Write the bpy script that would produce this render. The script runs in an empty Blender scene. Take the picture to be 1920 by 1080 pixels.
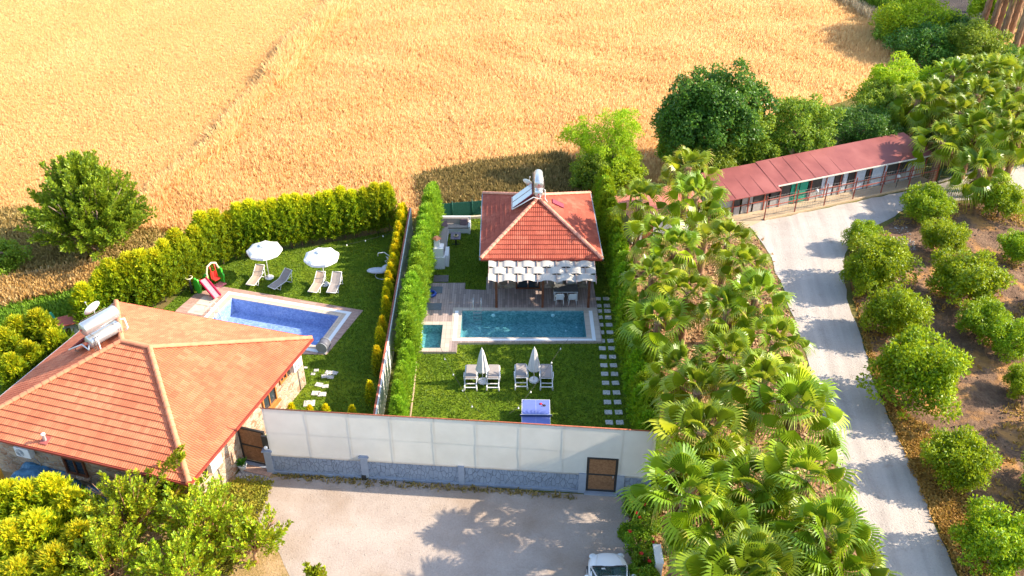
import bpy, bmesh, math, random
import numpy as np
from mathutils import Vector, Matrix, noise as mnoise
from mathutils.geometry import tessellate_polygon

R = math.radians
scene = bpy.context.scene
COL = scene.collection

# ------------------------------------------------------------------ camera
CAM_H, CAM_PITCH, FPX = 33.0, R(34), 1675.0
cd = bpy.data.cameras.new("camera")
cam = bpy.data.objects.new("camera", cd)
COL.objects.link(cam)
cam.location = (0, 0, CAM_H)
cam.rotation_euler = (R(90) - CAM_PITCH, 0, 0)
cd.sensor_width = 36
cd.lens = FPX / 1920 * 36
cd.clip_start = 0.5
cd.clip_end = 3000
scene.camera = cam

# ------------------------------------------------------------------ sky and sun
SUN_EL, SUN_AZ = R(32), R(3)          # azimuth measured from +X towards +Y
w = bpy.data.worlds.new("World")
scene.world = w
w.use_nodes = True
wn = w.node_tree
for n in list(wn.nodes):
    wn.nodes.remove(n)
sky = wn.nodes.new('ShaderNodeTexSky')
sky.sky_type = 'NISHITA'
sky.sun_disc = False
sky.sun_elevation = SUN_EL
sky.sun_rotation = R(90) - SUN_AZ
bg = wn.nodes.new('ShaderNodeBackground')
bg.inputs[1].default_value = 0.15
wo = wn.nodes.new('ShaderNodeOutputWorld')
wn.links.new(sky.outputs[0], bg.inputs[0])
wn.links.new(bg.outputs[0], wo.inputs[0])
sd = bpy.data.lights.new("sun", 'SUN')
sd.energy = 3.6
sd.angle = R(0.5)
sd.color = (1.0, 0.88, 0.70)
sun = bpy.data.objects.new("sun", sd)
COL.objects.link(sun)
sdir = Vector((math.cos(SUN_EL) * math.cos(SUN_AZ), math.cos(SUN_EL) * math.sin(SUN_AZ), math.sin(SUN_EL)))
sun.rotation_euler = sdir.to_track_quat('Z', 'Y').to_euler()
sun.location = (40, 20, 60)
scene.view_settings.view_transform = 'Standard'
scene.view_settings.look = 'None'
scene.view_settings.exposure = 1.68
scene.view_settings.gamma = 1

CP, SP = math.cos(CAM_PITCH), math.sin(CAM_PITCH)


def P(px, py, z=0.0):
    """world x, y of the photo pixel at height z (survey of the place)"""
    u = (px - 960) / FPX
    v = (540 - py) / FPX
    t = (z - CAM_H) / (-SP + v * CP)
    return (u * t, (CP + v * SP) * t)


def V3(px, py, z=0.0):
    return Vector((*P(px, py, z), z))


# ------------------------------------------------------------------ naming
def tag(o, label=None, cat=None, group=None, kind=None):
    if label: o['label'] = label
    if cat: o['category'] = cat
    if group: o['group'] = group
    if kind: o['kind'] = kind
    return o


def thing(name, label, cat, loc=(0, 0, 0), rz=0, group=None):
    o = bpy.data.objects.new(name, None)
    COL.objects.link(o)
    o.location = loc
    o.rotation_euler = (0, 0, rz)
    o.empty_display_size = 0.3
    return tag(o, label, cat, group)


def link(name, me, parent=None, loc=(0, 0, 0), rz=0):
    o = bpy.data.objects.new(name, me)
    COL.objects.link(o)
    o.parent = parent
    o.location = loc
    o.rotation_euler = (0, 0, rz)
    return o


def dup(root, loc, rz=0, label=None, scale=None):
    def cp(o, par):
        c = o.copy()
        COL.objects.link(c)
        c.parent = par
        for ch in o.children:
            cp(ch, c)
        return c
    r = cp(root, None)
    r.location = loc
    r.rotation_euler = (0, 0, rz)
    if scale: r.scale = (scale,) * 3 if not isinstance(scale, tuple) else scale
    if label: r['label'] = label
    return r


ORD = ['first', 'second', 'third', 'fourth', 'fifth', 'sixth', 'seventh', 'eighth', 'ninth', 'tenth', 'eleventh',
       'twelfth', 'thirteenth', 'fourteenth', 'fifteenth', 'sixteenth', 'seventeenth', 'eighteenth', 'nineteenth',
       'twentieth', 'twenty-first', 'twenty-second', 'twenty-third', 'twenty-fourth', 'twenty-fifth', 'twenty-sixth',
       'twenty-seventh', 'twenty-eighth', 'twenty-ninth', 'thirtieth', 'thirty-first', 'thirty-second', 'thirty-third']


# ------------------------------------------------------------------ meshes
class MB:
    def __init__(s):
        s.v = []; s.f = []; s.m = []; s.smooth = []

    def add(s, vs, fs, mi=0, sm=False):
        b = len(s.v)
        s.v += [tuple(x) for x in vs]
        for f in fs:
            s.f.append(tuple(i + b for i in f)); s.m.append(mi); s.smooth.append(sm)

    def box(s, c, d, rz=0, mi=0, M=None):
        x, y, z = d[0] / 2, d[1] / 2, d[2] / 2
        vs = [Vector((a, b, e)) for a in (-x, x) for b in (-y, y) for e in (-z, z)]
        rot = Matrix.Rotation(rz, 3, 'Z') if M is None else M
        vs = [rot @ q + Vector(c) for q in vs]
        s.add(vs, [(0, 1, 3, 2), (4, 6, 7, 5), (0, 4, 5, 1), (2, 3, 7, 6), (0, 2, 6, 4), (1, 5, 7, 3)], mi)

    def beam(s, p0, p1, wd, ht, mi=0):
        p0 = Vector(p0); p1 = Vector(p1)
        d = p1 - p0; L = d.length; d.normalize()
        up = Vector((0, 0, 1))
        if abs(d.z) > .95: up = Vector((0, 1, 0))
        sd_ = d.cross(up).normalized(); u = sd_.cross(d)
        M = Matrix((sd_, d, u)).transposed()
        s.box((p0 + p1) / 2, (wd, L, ht), M=M, mi=mi)

    def tube(s, pts, r, n=8, mi=0, cap=True):
        pts = [Vector(p) for p in pts]
        rs = r if isinstance(r, (list, tuple)) else [r] * len(pts)
        b = len(s.v)
        ref = Vector((0, 0, 1))
        prev = None
        for i, p in enumerate(pts):
            d = (pts[min(i + 1, len(pts) - 1)] - pts[max(i - 1, 0)]).normalized()
            if prev is None:
                a = d.cross(ref)
                if a.length < .1: a = d.cross(Vector((1, 0, 0)))
            else:
                a = prev - d * prev.dot(d)
            a.normalize(); prev = a
            c = d.cross(a)
            for k in range(n):
                t = 2 * math.pi * k / n
                s.v.append(tuple(p + (a * math.cos(t) + c * math.sin(t)) * rs[i]))
        for i in range(len(pts) - 1):
            for k in range(n):
                k2 = (k + 1) % n
                s.f.append((b + i * n + k, b + i * n + k2, b + (i + 1) * n + k2, b + (i + 1) * n + k)); s.m.append(mi); s.smooth.append(True)
        if cap:
            s.f.append(tuple(b + k for k in range(n))[::-1]); s.m.append(mi); s.smooth.append(False)
            q = b + (len(pts) - 1) * n
            s.f.append(tuple(q + k for k in range(n))); s.m.append(mi); s.smooth.append(False)

    def lathe(s, prof, n=16, mi=0, o=(0, 0, 0), sm=True, sq=1):
        b = len(s.v)
        for r, z in prof:
            for k in range(n):
                t = 2 * math.pi * k / n
                s.v.append((o[0] + r * math.cos(t), o[1] + r * math.sin(t) * sq, o[2] + z))
        for i in range(len(prof) - 1):
            for k in range(n):
                k2 = (k + 1) % n
                s.f.append((b + i * n + k, b + i * n + k2, b + (i + 1) * n + k2, b + (i + 1) * n + k)); s.m.append(mi); s.smooth.append(sm)

    def prism(s, poly, z0, z1, mi=0, top=True, bottom=True):
        n = len(poly)
        vs = [(x, y, z0) for x, y in poly] + [(x, y, z1) for x, y in poly]
        fs = [(i, (i + 1) % n, n + (i + 1) % n, n + i) for i in range(n)]
        s.add(vs, fs, mi)
        tri = tessellate_polygon([[Vector((x, y, 0)) for x, y in poly]])
        def up(t):
            a, b_, c = [Vector((*poly[i], 0)) for i in t]
            return t if (b_ - a).cross(c - a).z > 0 else t[::-1]
        if top: s.add([(x, y, z1) for x, y in poly], [up(t) for t in tri], mi)
        if bottom: s.add([(x, y, z0) for x, y in poly], [up(t)[::-1] for t in tri], mi)

    def ellipsoid(s, c, r, nu=12, nv=8, mi=0, M=None):
        b = len(s.v)
        for j in range(nv + 1):
            a = math.pi * j / nv
            for i in range(nu):
                t = 2 * math.pi * i / nu
                q = Vector((r[0] * math.sin(a) * math.cos(t), r[1] * math.sin(a) * math.sin(t), r[2] * math.cos(a)))
                if M is not None: q = M @ q
                s.v.append(tuple(q + Vector(c)))
        for j in range(nv):
            for i in range(nu):
                i2 = (i + 1) % nu
                s.f.append((b + j * nu + i, b + (j + 1) * nu + i, b + (j + 1) * nu + i2, b + j * nu + i2)); s.m.append(mi); s.smooth.append(True)

    def mesh(s, name, *mats):
        used = sorted({i for f in s.f for i in f}); mp = {j: i for i, j in enumerate(used)}
        me = bpy.data.meshes.new(name)
        me.from_pydata([s.v[j] for j in used], [], [tuple(mp[i] for i in f) for f in s.f])
        for m in mats: me.materials.append(m)
        me.polygons.foreach_set('material_index', s.m)
        me.polygons.foreach_set('use_smooth', s.smooth)
        me.update()
        return me

    def build(s, name, *mats, parent=None, loc=(0, 0, 0), rz=0, bevel=0):
        o = link(name, s.mesh(name, *mats), parent, loc, rz)
        if bevel:
            b = o.modifiers.new('bevel', 'BEVEL'); b.width = bevel; b.segments = 2; b.limit_method = 'ANGLE'
        return o


def mesh_np(name, V, F, mats, mi=None, smooth=False):
    me = bpy.data.meshes.new(name)
    V = np.asarray(V, np.float32); F = np.asarray(F, np.int32)
    n, k = F.shape
    me.vertices.add(len(V)); me.vertices.foreach_set('co', V.ravel())
    me.loops.add(n * k); me.loops.foreach_set('vertex_index', F.ravel())
    me.polygons.add(n)
    me.polygons.foreach_set('loop_start', np.arange(0, n * k, k, dtype=np.int32))
    me.polygons.foreach_set('loop_total', np.full(n, k, np.int32))
    for m in mats: me.materials.append(m)
    if mi is not None: me.polygons.foreach_set('material_index', np.asarray(mi, np.int32))
    me.polygons.foreach_set('use_smooth', np.full(n, smooth))
    me.update(calc_edges=True)
    me.validate()
    return me


# ------------------------------------------------------------------ materials
class Mat:
    def __init__(s, name, rough=.8, spec=.25, metal=0.0, color=None):
        s.m = bpy.data.materials.new(name); s.m.use_nodes = True
        s.t = s.m.node_tree
        s.b = s.t.nodes['Principled BSDF']
        s.out = s.t.nodes['Material Output']
        s.b.inputs['Roughness'].default_value = rough
        s.b.inputs['Specular IOR Level'].default_value = spec
        s.b.inputs['Metallic'].default_value = metal
        if color: s.b.inputs['Base Color'].default_value = (*color, 1)
        s.tc = None

    def n(s, typ, **kw):
        nd = s.t.nodes.new(typ)
        for k, v in kw.items():
            if k.startswith('i_'):
                nd.inputs[k[2:].replace('_', ' ')].default_value = v
            else:
                setattr(nd, k, v)
        return nd

    def l(s, a, b): s.t.links.new(a, b)

    def co(s, which='Object', scale=None, rot=None):
        if s.tc is None: s.tc = s.n('ShaderNodeTexCoord')
        o = s.tc.outputs[which]
        if scale or rot:
            mp = s.n('ShaderNodeMapping')
            if scale: mp.inputs['Scale'].default_value = scale
            if rot: mp.inputs['Rotation'].default_value = rot
            s.l(o, mp.inputs[0]); return mp.outputs[0]
        return o

    def noise(s, scale, detail=4, co=None, rough=.55):
        nd = s.n('ShaderNodeTexNoise', i_Scale=scale, i_Detail=detail, i_Roughness=rough)
        s.l(co if co is not None else s.co(), nd.inputs['Vector'])
        return nd.outputs['Fac']

    def vor(s, scale, co=None, feature='F1', out='Distance'):
        nd = s.n('ShaderNodeTexVoronoi', feature=feature, i_Scale=scale)
        s.l(co if co is not None else s.co(), nd.inputs['Vector'])
        return nd.outputs[out]

    def ramp(s, fac, stops, interp='LINEAR'):
        nd = s.n('ShaderNodeValToRGB')
        nd.color_ramp.interpolation = interp
        e = nd.color_ramp.elements
        e[0].position = stops[0][0]; e[0].color = (*stops[0][1], 1)
        e[1].position = stops[-1][0]; e[1].color = (*stops[-1][1], 1)
        for p, c in stops[1:-1]:
            q = e.new(p); q.color = (*c, 1)
        s.l(fac, nd.inputs[0])
        return nd.outputs[0]

    def mix(s, fac, a, b, typ='MIX'):
        nd = s.n('ShaderNodeMix', data_type='RGBA', blend_type=typ)
        for sock, v in ((nd.inputs[0], fac), (nd.inputs[6], a), (nd.inputs[7], b)):
            if isinstance(v, (int, float)): sock.default_value = v
            elif isinstance(v, tuple): sock.default_value = (*v, 1)
            else: s.l(v, sock)
        return nd.outputs[2]

    def math(s, op, a, b=0.0, c=None):
        nd = s.n('ShaderNodeMath', operation=op)
        for i, v in enumerate((a, b) + ((c,) if c is not None else ())):
            if isinstance(v, (int, float)): nd.inputs[i].default_value = v
            else: s.l(v, nd.inputs[i])
        return nd.outputs[0]

    def base(s, c): s.l(c, s.b.inputs['Base Color']); return s

    def bump(s, h, strength=.5, dist=.05):
        nd = s.n('ShaderNodeBump', i_Strength=strength, i_Distance=dist)
        s.l(h, nd.inputs['Height']); s.l(nd.outputs[0], s.b.inputs['Normal']); return nd.outputs[0]

    def objrand(s):
        return s.n('ShaderNodeObjectInfo').outputs['Random']

    def island(s):
        return s.n('ShaderNodeNewGeometry').outputs['Random Per Island']


def plain(name, color, rough=.6, spec=.3, metal=0.0, var=.12, scale=6):
    m = Mat(name, rough, spec, metal)
    d = tuple(max(0, c * (1 - var)) for c in color); u = tuple(min(1, c * (1 + var)) for c in color)
    m.base(m.ramp(m.noise(scale, 5), [(.3, d), (.7, u)]))
    return m.m


def leafmat(name, cols, trans=.35, rough=.5, hue=.02, big=.7, tcol=None, young=None):
    """cols: list of linear colours from old leaves to young leaves"""
    m = Mat(name, rough, .35)
    n = len(cols)
    rnd = m.island()
    nz = m.noise(big, 3)
    f = m.math('ADD', m.math('MULTIPLY', rnd, .55), m.math('MULTIPLY', m.math('SUBTRACT', nz, .3), .9))
    if young:      # young growth at the top of the plant is yellower
        sx = m.n('ShaderNodeSeparateXYZ'); m.l(m.co(), sx.inputs[0])
        yz = m.n('ShaderNodeMapRange'); m.l(sx.outputs[2], yz.inputs[0])
        yz.inputs[1].default_value, yz.inputs[2].default_value, yz.inputs[3].default_value, yz.inputs[4].default_value = young[0], young[1], -.14, (young[2] if len(young) > 2 else .45)
        f = m.math('ADD', f, yz.outputs[0])
    c = m.ramp(f, [(i / (n - 1), cols[i]) for i in range(n)])
    hs = m.n('ShaderNodeHueSaturation')
    hs.inputs['Hue'].default_value = .5
    r = m.objrand()
    m.l(m.math('ADD', m.math('MULTIPLY', r, hue * 2), .5 - hue), hs.inputs['Hue'])
    m.l(m.math('ADD', m.math('MULTIPLY', r, .3), .85), hs.inputs['Value'])
    m.l(c, hs.inputs['Color'])
    m.base(hs.outputs[0])
    tr = m.n('ShaderNodeBsdfTranslucent')
    tc = m.mix(.5, hs.outputs[0], tcol or cols[-1])
    m.l(tc, tr.inputs[0])
    mx = m.n('ShaderNodeMixShader'); mx.inputs[0].default_value = trans
    m.l(m.b.outputs[0], mx.inputs[1]); m.l(tr.outputs[0], mx.inputs[2]); m.l(mx.outputs[0], m.out.inputs[0])
    return m.m


def sheet_mat(name, cols, scale, rough=.95, fine=40, bumps=.4, bd=.03, extra=None):
    m = Mat(name, rough, .1)
    a = m.noise(scale, 6, rough=.65); b = m.noise(fine, 4, rough=.7)
    f = m.math('ADD', m.math('MULTIPLY', a, .6), m.math('MULTIPLY', b, .4))
    c = m.ramp(f, cols)
    if extra: c = extra(m, c)
    m.base(c)
    m.bump(b, bumps, bd)
    return m.m
# ================================================================== SETTING
def pts(px, z=0.0):
    return [P(x, y, z) for x, y in px]


def rough_poly(poly, step=1.0, amp=.15, seed=0):
    """subdivide the outline and wobble it"""
    out = []
    n = len(poly)
    for i in range(n):
        a = Vector(poly[i]); b = Vector(poly[(i + 1) % n])
        L = (b - a).length
        k = max(1, int(L / step)) if L < 160 else 1
        nr = Vector((-(b - a).y, (b - a).x)) / max(L, 1e-6)
        for j in range(k):
            q = a + (b - a) * j / k
            if k > 1:
                q = q + nr * amp * (mnoise.noise(Vector((q.x * .9, q.y * .9, seed))) * 2)
            out.append((q.x, q.y))
    return out


def sheet(name, poly, z, mat, holes=(), kind='structure', parent=None):
    loops = [[Vector((x, y, z)) for x, y in poly]] + [[Vector((x, y, z)) for x, y in h] for h in holes]
    tri = tessellate_polygon(loops)
    vs = [v for lp in loops for v in lp]
    mb = MB()
    fs = []
    for t in tri:
        a, b, c = (vs[i] for i in t)
        fs.append(t if (b - a).cross(c - a).z > 0 else t[::-1])
    mb.add(vs, fs)
    o = mb.build(name, mat, parent=parent)
    if kind and parent is None: o['kind'] = kind
    return o


# ---- pools (inner outlines) are holes in everything that lies above them
P1dir = Vector((7.29, -2.01)).normalized(); P1n = Vector((P1dir.y, -P1dir.x))   # along, towards camera
P1o = Vector((-18.18, 47.69))
def p1(a, b): q = P1o + P1dir * a + P1n * b; return (q.x, q.y)
POOL1 = [p1(0, 0), p1(0, 3.15), p1(7.55, 3.15), p1(7.55, 0)]
POOL2 = [(-3.15, 46.12), (-3.15, 43.32), (4.53, 43.32), (4.53, 46.12)]
POOL3 = [(-5.52, 44.62), (-5.52, 42.28), (-4.28, 42.28), (-4.28, 44.62)]
ground_m = sheet_mat('weedy earth', [(.3, (.10, .075, .03)), (.45, (.09, .11, .02)), (.6, (.19, .13, .05)), (.75, (.06, .10, .015))], .35, fine=9, bd=.08)
sheet('ground', [(-1500, -300), (1500, -300), (1500, 1500), (-1500, 1500)], 0, ground_m, [POOL1, POOL2, POOL3])

# ---- wheat field
wheat_m = sheet_mat('ripe wheat', [(.25, (.46, .25, .08)), (.45, (.58, .335, .12)), (.6, (.65, .40, .16)), (.8, (.70, .47, .22))], .12, fine=5, bumps=.8, bd=.25)
FIELD = [(-300, 52), (-60, 57), (-37, 56.5), (-24.5, 56), (-20.5, 53.6), (-9, 57.4), (-4, 59), (4, 59.6), (8, 61.5), (13, 65), (17, 66)] + \
    pts([ (1560, 200), (1640, 165), (1700, 150), (1757, 108), (1690, 60), (1640, 32), (1580, 0)]) + [(34, 190), (0, 420), (-500, 420)]
FIELD = rough_poly(FIELD, 2.0, .5, 3)
sheet('wheat_field', FIELD, .02, wheat_m)


def inside(poly, X, Y):
    poly = np.asarray(poly); x0, y0 = poly[-1]
    r = np.zeros(len(X), bool)
    for x1, y1 in poly:
        c = ((y1 > Y) != (y0 > Y)) & (X < (x0 - x1) * (Y - y1) / (y0 - y1 + 1e-12) + x1)
        r ^= c; x0, y0 = x1, y1
    return r


def tufts(name, X, Y, H, W, mats, label, cat, seed=1, lean=.30, z0=0., mi=None, blades=2):
    """blades of grass: crossed tapering slivers"""
    rng = np.random.default_rng(seed)
    n = len(X)
    H = np.broadcast_to(H, n); W = np.broadcast_to(W, n)
    Vs = []; Fs = []; Ms = []
    for b in range(blades):
        az = rng.uniform(0, math.pi, n)
        dx, dy = np.cos(az) * W, np.sin(az) * W
        ox = rng.normal(0, 1, n) * lean * H; oy = rng.normal(0, 1, n) * lean * H
        x = X + rng.normal(0, 1, n) * W * b; y = Y + rng.normal(0, 1, n) * W * b
        z = np.full(n, z0)
        a = np.stack([x - dx * .5, y - dy * .5, z], 1); c = np.stack([x + dx * .5, y + dy * .5, z], 1)
        h = H * rng.uniform(.7, 1.15, n)
        d = np.stack([x + dx * .32 + ox, y + dy * .32 + oy, z + h], 1); e = np.stack([x - dx * .32 + ox, y - dy * .32 + oy, z + h * .93], 1)
        base = sum(len(q) for q in Vs)
        Vs.append(np.stack([a, c, d, e], 1).reshape(-1, 3))
        Fs.append((np.arange(n)[:, None] * 4 + np.arange(4)[None] + base))
        if mi is not None: Ms.append(mi)
    me = mesh_np(name, np.concatenate(Vs), np.concatenate(Fs), mats, None if mi is None else np.concatenate(Ms))
    return tag(link(name, me), label, cat, kind='stuff')


straw = leafmat('wheat straw', [(.74, .45, .16), (.79, .50, .195), (.84, .56, .24), (.92, .70, .38)], .5, .7, 0, .09)
TRACK = pts([(632, 8), (600, 38), (540, 92), (524, 118), (480, 175), (440, 215), (410, 245), (385, 285), (340, 320), (290, 355)])
rng = np.random.default_rng(5)
N = 560000
yy = 50 + 75 * rng.random(N) ** 1.15
xx = (rng.random(N) * 2 - 1) * (yy * .80 + 6)
ok = inside(FIELD, xx, yy)
xx, yy = xx[ok], yy[ok]
tr = np.array(TRACK)
xt = np.interp(yy, tr[::-1, 1], tr[::-1, 0])
dxt = xx - xt
patch = np.sin(xx * .35 + 2 * np.sin(yy * .21)) * np.sin(yy * .4 + xx * .11 + 1.3 * np.sin(xx * .2))
clump = np.array([mnoise.noise(Vector((a * .9, b * .9, 0))) for a, b in zip(xx[:1], yy[:1])])
keep = dxt > -1e9
gap = (np.abs(dxt + .33) < .5) & (yy < 99)
keep &= ~gap
H = np.where(dxt > 0, .52 + .22 * patch + .25 * rng.random(len(xx)) ** 2, .22)
H = np.where((dxt > 0) & (dxt < 2.2) & (yy > 84), 1.5, H)
H = np.where((dxt > 0) & (dxt < 1.8) & (yy < 86), 1.1, H)
tufts('wheat', xx[keep], yy[keep], H[keep], .072, [straw], 'ripe golden wheat standing across the whole field', 'wheat', 7)

# ---- track through the wheat
tw = [(a - .75, b) for a, b in TRACK] + [(a + .25, b) for a, b in TRACK][::-1]
earth_m = sheet_mat('dry earth', [(.3, (.20, .11, .045)), (.5, (.30, .17, .075)), (.7, (.40, .25, .12))], .6, fine=8)
sheet('track', rough_poly(tw, 1.5, .12, 9), .03, sheet_mat('dark rut earth', [(.3, (.12, .07, .025)), (.7, (.26, .155, .06))], .6, fine=8))

# ---- gravel road
def tracks(m, c):
    mp = m.n('ShaderNodeMapping'); mp.inputs['Scale'].default_value = (1, .05, 1); m.l(m.co(rot=(0, 0, R(6.5))), mp.inputs[0])
    n = m.noise(1.3, 3, mp.outputs[0])
    s_ = m.ramp(m.noise(.9, 6, rough=.7), [(.28, (.55, .5, .45)), (.42, (1, 1, 1))])
    c = m.mix(1.0, c, s_, 'MULTIPLY')
    return m.mix(.5, c, m.ramp(n, [(.35, (.31, .27, .24)), (.65, (.50, .44, .39))]))
gravel_m = sheet_mat('pale gravel', [(.3, (.32, .275, .24)), (.5, (.44, .385, .335)), (.7, (.56, .49, .43))], .5, fine=11, bumps=.9, bd=.05, extra=tracks)
ROAD = pts([(1655, 1140), (1622, 1040), (1590, 960), (1570, 880), (1540, 770), (1515, 680), (1490, 600), (1468, 540), (1440, 470), (1405, 425), (1425, 415), (1520, 397), (1620, 375), (1760, 345), (1925, 306), (2100, 262),
            (2100, 330), (1925, 352), (1850, 372), (1760, 380), (1700, 392), (1640, 425), (1590, 455), (1580, 500), (1590, 560), (1612, 620), (1630, 690), (1655, 760), (1690, 830), (1720, 900), (1750, 980), (1785, 1060), (1820, 1140)])
sheet('road', rough_poly(ROAD, .8, .12, 5), .024, gravel_m)

# ---- parking court of gravel in front of the screen fence
park_m = sheet_mat('pinkish gravel', [(.3, (.28, .22, .18)), (.5, (.38, .31, .26)), (.7, (.47, .39, .33))], .4, fine=12, bumps=.5, bd=.05,
                   extra=lambda m, c: m.mix(m.ramp(m.noise(.22, 5), [(.5, (0, 0, 0)), (.72, (.6, .6, .6))]), c, (.26, .17, .10)))
PARK = pts([(505, 895), (800, 905), (1100, 930), (1180, 935), (1180, 1000), (1185, 1080)]) + [(5.0, 18), (-13, 18)] + pts([(545, 1080), (500, 1000), (478, 950)])
sheet('parking_court', rough_poly(PARK, .7, .2, 8), .02, park_m)

# ---- lawns
def lawnmat(name, dry):
    m = Mat(name, .9, .15)
    a = m.noise(.45, 5, rough=.6); b = m.noise(9, 4); g = m.noise(60, 2)
    f = m.math('ADD', m.math('MULTIPLY', a, .5), m.math('ADD', m.math('MULTIPLY', b, .3), m.math('MULTIPLY', g, .2)))
    c = m.ramp(f, [(.34, (.065, .125, .006)), (.5, (.13, .20, .008)), (.6, (.20, .25, .012)), (.72, (.24, .25, .07) if dry else (.17, .25, .014))])
    m.base(c); m.bump(m.math('ADD', b, g), .9, .06)
    return m.m
lawn1_m = lawnmat('lush lawn', False); lawn2_m = lawnmat('worn lawn', True)

LAWN1 = [P(312, 575), P(385, 508), P(422, 483), P(599, 460), P(729, 434), (-7.3, 56), (-7.1, 33), (-12.1, 33.2), (-13.6, 33.5), (-12, 39), (-19, 41), (-23, 44.2)]
D1 = [P(410, 537), P(681, 583), P(612, 666), (-13.4, 41.9), (-21.2, 43.7), P(330, 583), P(365, 553)]
sheet('lawn_by_blue_pool', rough_poly(LAWN1, 1, .1, 2), .008, lawn1_m, [POOL1])
LAWN2 = [(-6.8, 33), (-6.9, 58.8), (7.6, 58.8), (7.6, 31.2)]
sheet('lawn_by_teal_pool', LAWN2, .008, lawn2_m, [POOL2, POOL3])

# grass blades on the lawns
def scatter(poly, n, seed, holes=()):
    rg = np.random.default_rng(seed); a = np.asarray(poly)
    X = rg.uniform(a[:, 0].min(), a[:, 0].max(), n); Y = rg.uniform(a[:, 1].min(), a[:, 1].max(), n)
    k = inside(poly, X, Y)
    for h in holes: k &= ~inside(h, X, Y)
    return X[k], Y[k]
blade_m = leafmat('grass blades', [(.045, .12, .008), (.095, .18, .010), (.165, .24, .012), (.27, .29, .04)], .3, .6, 0, .5)
D2 = [(-5.9, 49.3), (-3.1, 49.3), (-3.1, 48.55), (-1.7, 48.45), (-1.7, 50), (5.4, 50), (5.45, 42.9), (-3.3, 42.8), (-3.3, 41.9), (-5.95, 41.9)]
X, Y = scatter(LAWN1, 42000, 3, [D1])
tufts('grass', X, Y, .07, .05, [blade_m], 'short bright grass of the lawn round the blue pool', 'grass', 4, .5)
HOUSE2 = [(-1.2, 48.9), (4.9, 48.9), (4.9, 56.2), (-1.2, 56.2)]
X, Y = scatter(LAWN2, 52000, 6, [D2, HOUSE2])
tufts('grass', X, Y, .07, .05, [blade_m], 'mown green grass of the lawn behind the screen fence', 'grass', 5, .5)

# ---- decks
def plankmat(name, cols, along, w=.16, L=1.2):
    m = Mat(name, .6, .3)
    co = m.co(rot=(0, 0, along))
    bt = m.n('ShaderNodeTexBrick', i_Scale=1.0)
    bt.inputs['Brick Width'].default_value = L; bt.inputs['Row Height'].default_value = w
    bt.inputs['Mortar Size'].default_value = .006; bt.inputs['Color1'].default_value = (0, 0, 0, 1); bt.inputs['Color2'].default_value = (1, 1, 1, 1)
    bt.inputs['Mortar'].default_value = (.5, .5, .5, 1)
    m.l(co, bt.inputs['Vector'])
    g = m.noise(4, 5, m.co(scale=(1, 6, 1), rot=(0, 0, along)))
    big = m.noise(.7, 3)
    f = m.math('ADD', m.math('MULTIPLY', bt.outputs['Color'], .35), m.math('ADD', m.math('MULTIPLY', g, .45), m.math('MULTIPLY', big, .2)))
    c = m.ramp(f, [(.2, cols[0]), (.5, cols[1]), (.8, cols[2])])
    c = m.mix(bt.outputs['Fac'], c, tuple(q * .35 for q in cols[0]))
    m.base(c); m.bump(m.math('SUBTRACT', 1, bt.outputs['Fac']), .3, .01)
    return m.m
wood1 = plankmat('pink wood look tile', [(.30, .18, .14), (.42, .26, .20), (.54, .36, .29)], R(15.4))
wood2 = plankmat('grey brown wood look tile', [(.19, .14, .125), (.31, .23, .20), (.43, .33, .295)], R(90), .15, 1.2)
def tilemat(name, col, size, grout=(.2, .18, .16), var=.12, ang=0, rough=.5):
    m = Mat(name, rough, .35)
    bt = m.n('ShaderNodeTexBrick', i_Scale=1.0, offset=0.0)
    bt.inputs['Brick Width'].default_value = size; bt.inputs['Row Height'].default_value = size
    bt.inputs['Mortar Size'].default_value = size * .03; bt.inputs['Bias'].default_value = 0
    bt.inputs['Color1'].default_value = (*[c * (1 - var) for c in col], 1); bt.inputs['Color2'].default_value = (*[min(1, c * (1 + var)) for c in col], 1)
    bt.inputs['Mortar'].default_value = (*grout, 1)
    m.l(m.co(rot=(0, 0, ang)), bt.inputs['Vector'])
    c = m.mix(.25, bt.outputs['Color'], m.ramp(m.noise(3, 5), [(.3, tuple(q * .75 for q in col)), (.7, col)]))
    m.base(c); return m.m
coping = tilemat('beige stone tile', (.50, .41, .33), .45, (.3, .25, .2))
coping1 = tilemat('cream stone tile', (.60, .46, .34), .45, (.35, .27, .2), ang=R(15.4))
grate = plain('white overflow grate', (.78, .77, .75), .4, .4, var=.05, scale=30)

def deck(name, poly, z, mtop, mside, holes):
    """paved platform with its own edge; top sheet pierced by the pools"""
    o = sheet(name, poly, z, mtop, holes)
    mb = MB(); n = len(poly)
    vs = [(x, y, 0) for x, y in poly] + [(x, y, z) for x, y in poly]
    mb.add(vs, [(i, (i + 1) % n, n + (i + 1) % n, n + i) for i in range(n)])
    e = mb.build('deck_edge', mside, parent=o)
    return o

def ring(name, outer, inner, z, mat, parent=None):
    return sheet(name, outer, z, mat, [inner], parent=parent)

# pool one: pink boards, cream coping with white overflow band
d1 = deck('pool_deck', D1, .05, wood1, coping1, [POOL1])
def r1(a): return [p1(-a, -a), p1(-a, 3.15 + a), p1(7.55 + a, 3.15 + a), p1(7.55 + a, -a)]
ring('coping', r1(.62), POOL1, .056, coping1, d1)
ring('overflow_band', r1(.60), r1(.36), .062, grate, d1)
# two pale hatches in the boards left of the pool
pale = plain('pale concrete slab', (.55, .46, .36), .8)
for a in (0, 1):
    q = [p1(-1.9, .25 + a * 1.02), p1(-.85, .25 + a * 1.02), p1(-.85, 1.2 + a * 1.02), p1(-1.9, 1.2 + a * 1.02)]
    mb = MB(); mb.prism(q[::-1], .05, .062); mb.build('floor_slab', pale, parent=d1)
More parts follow.
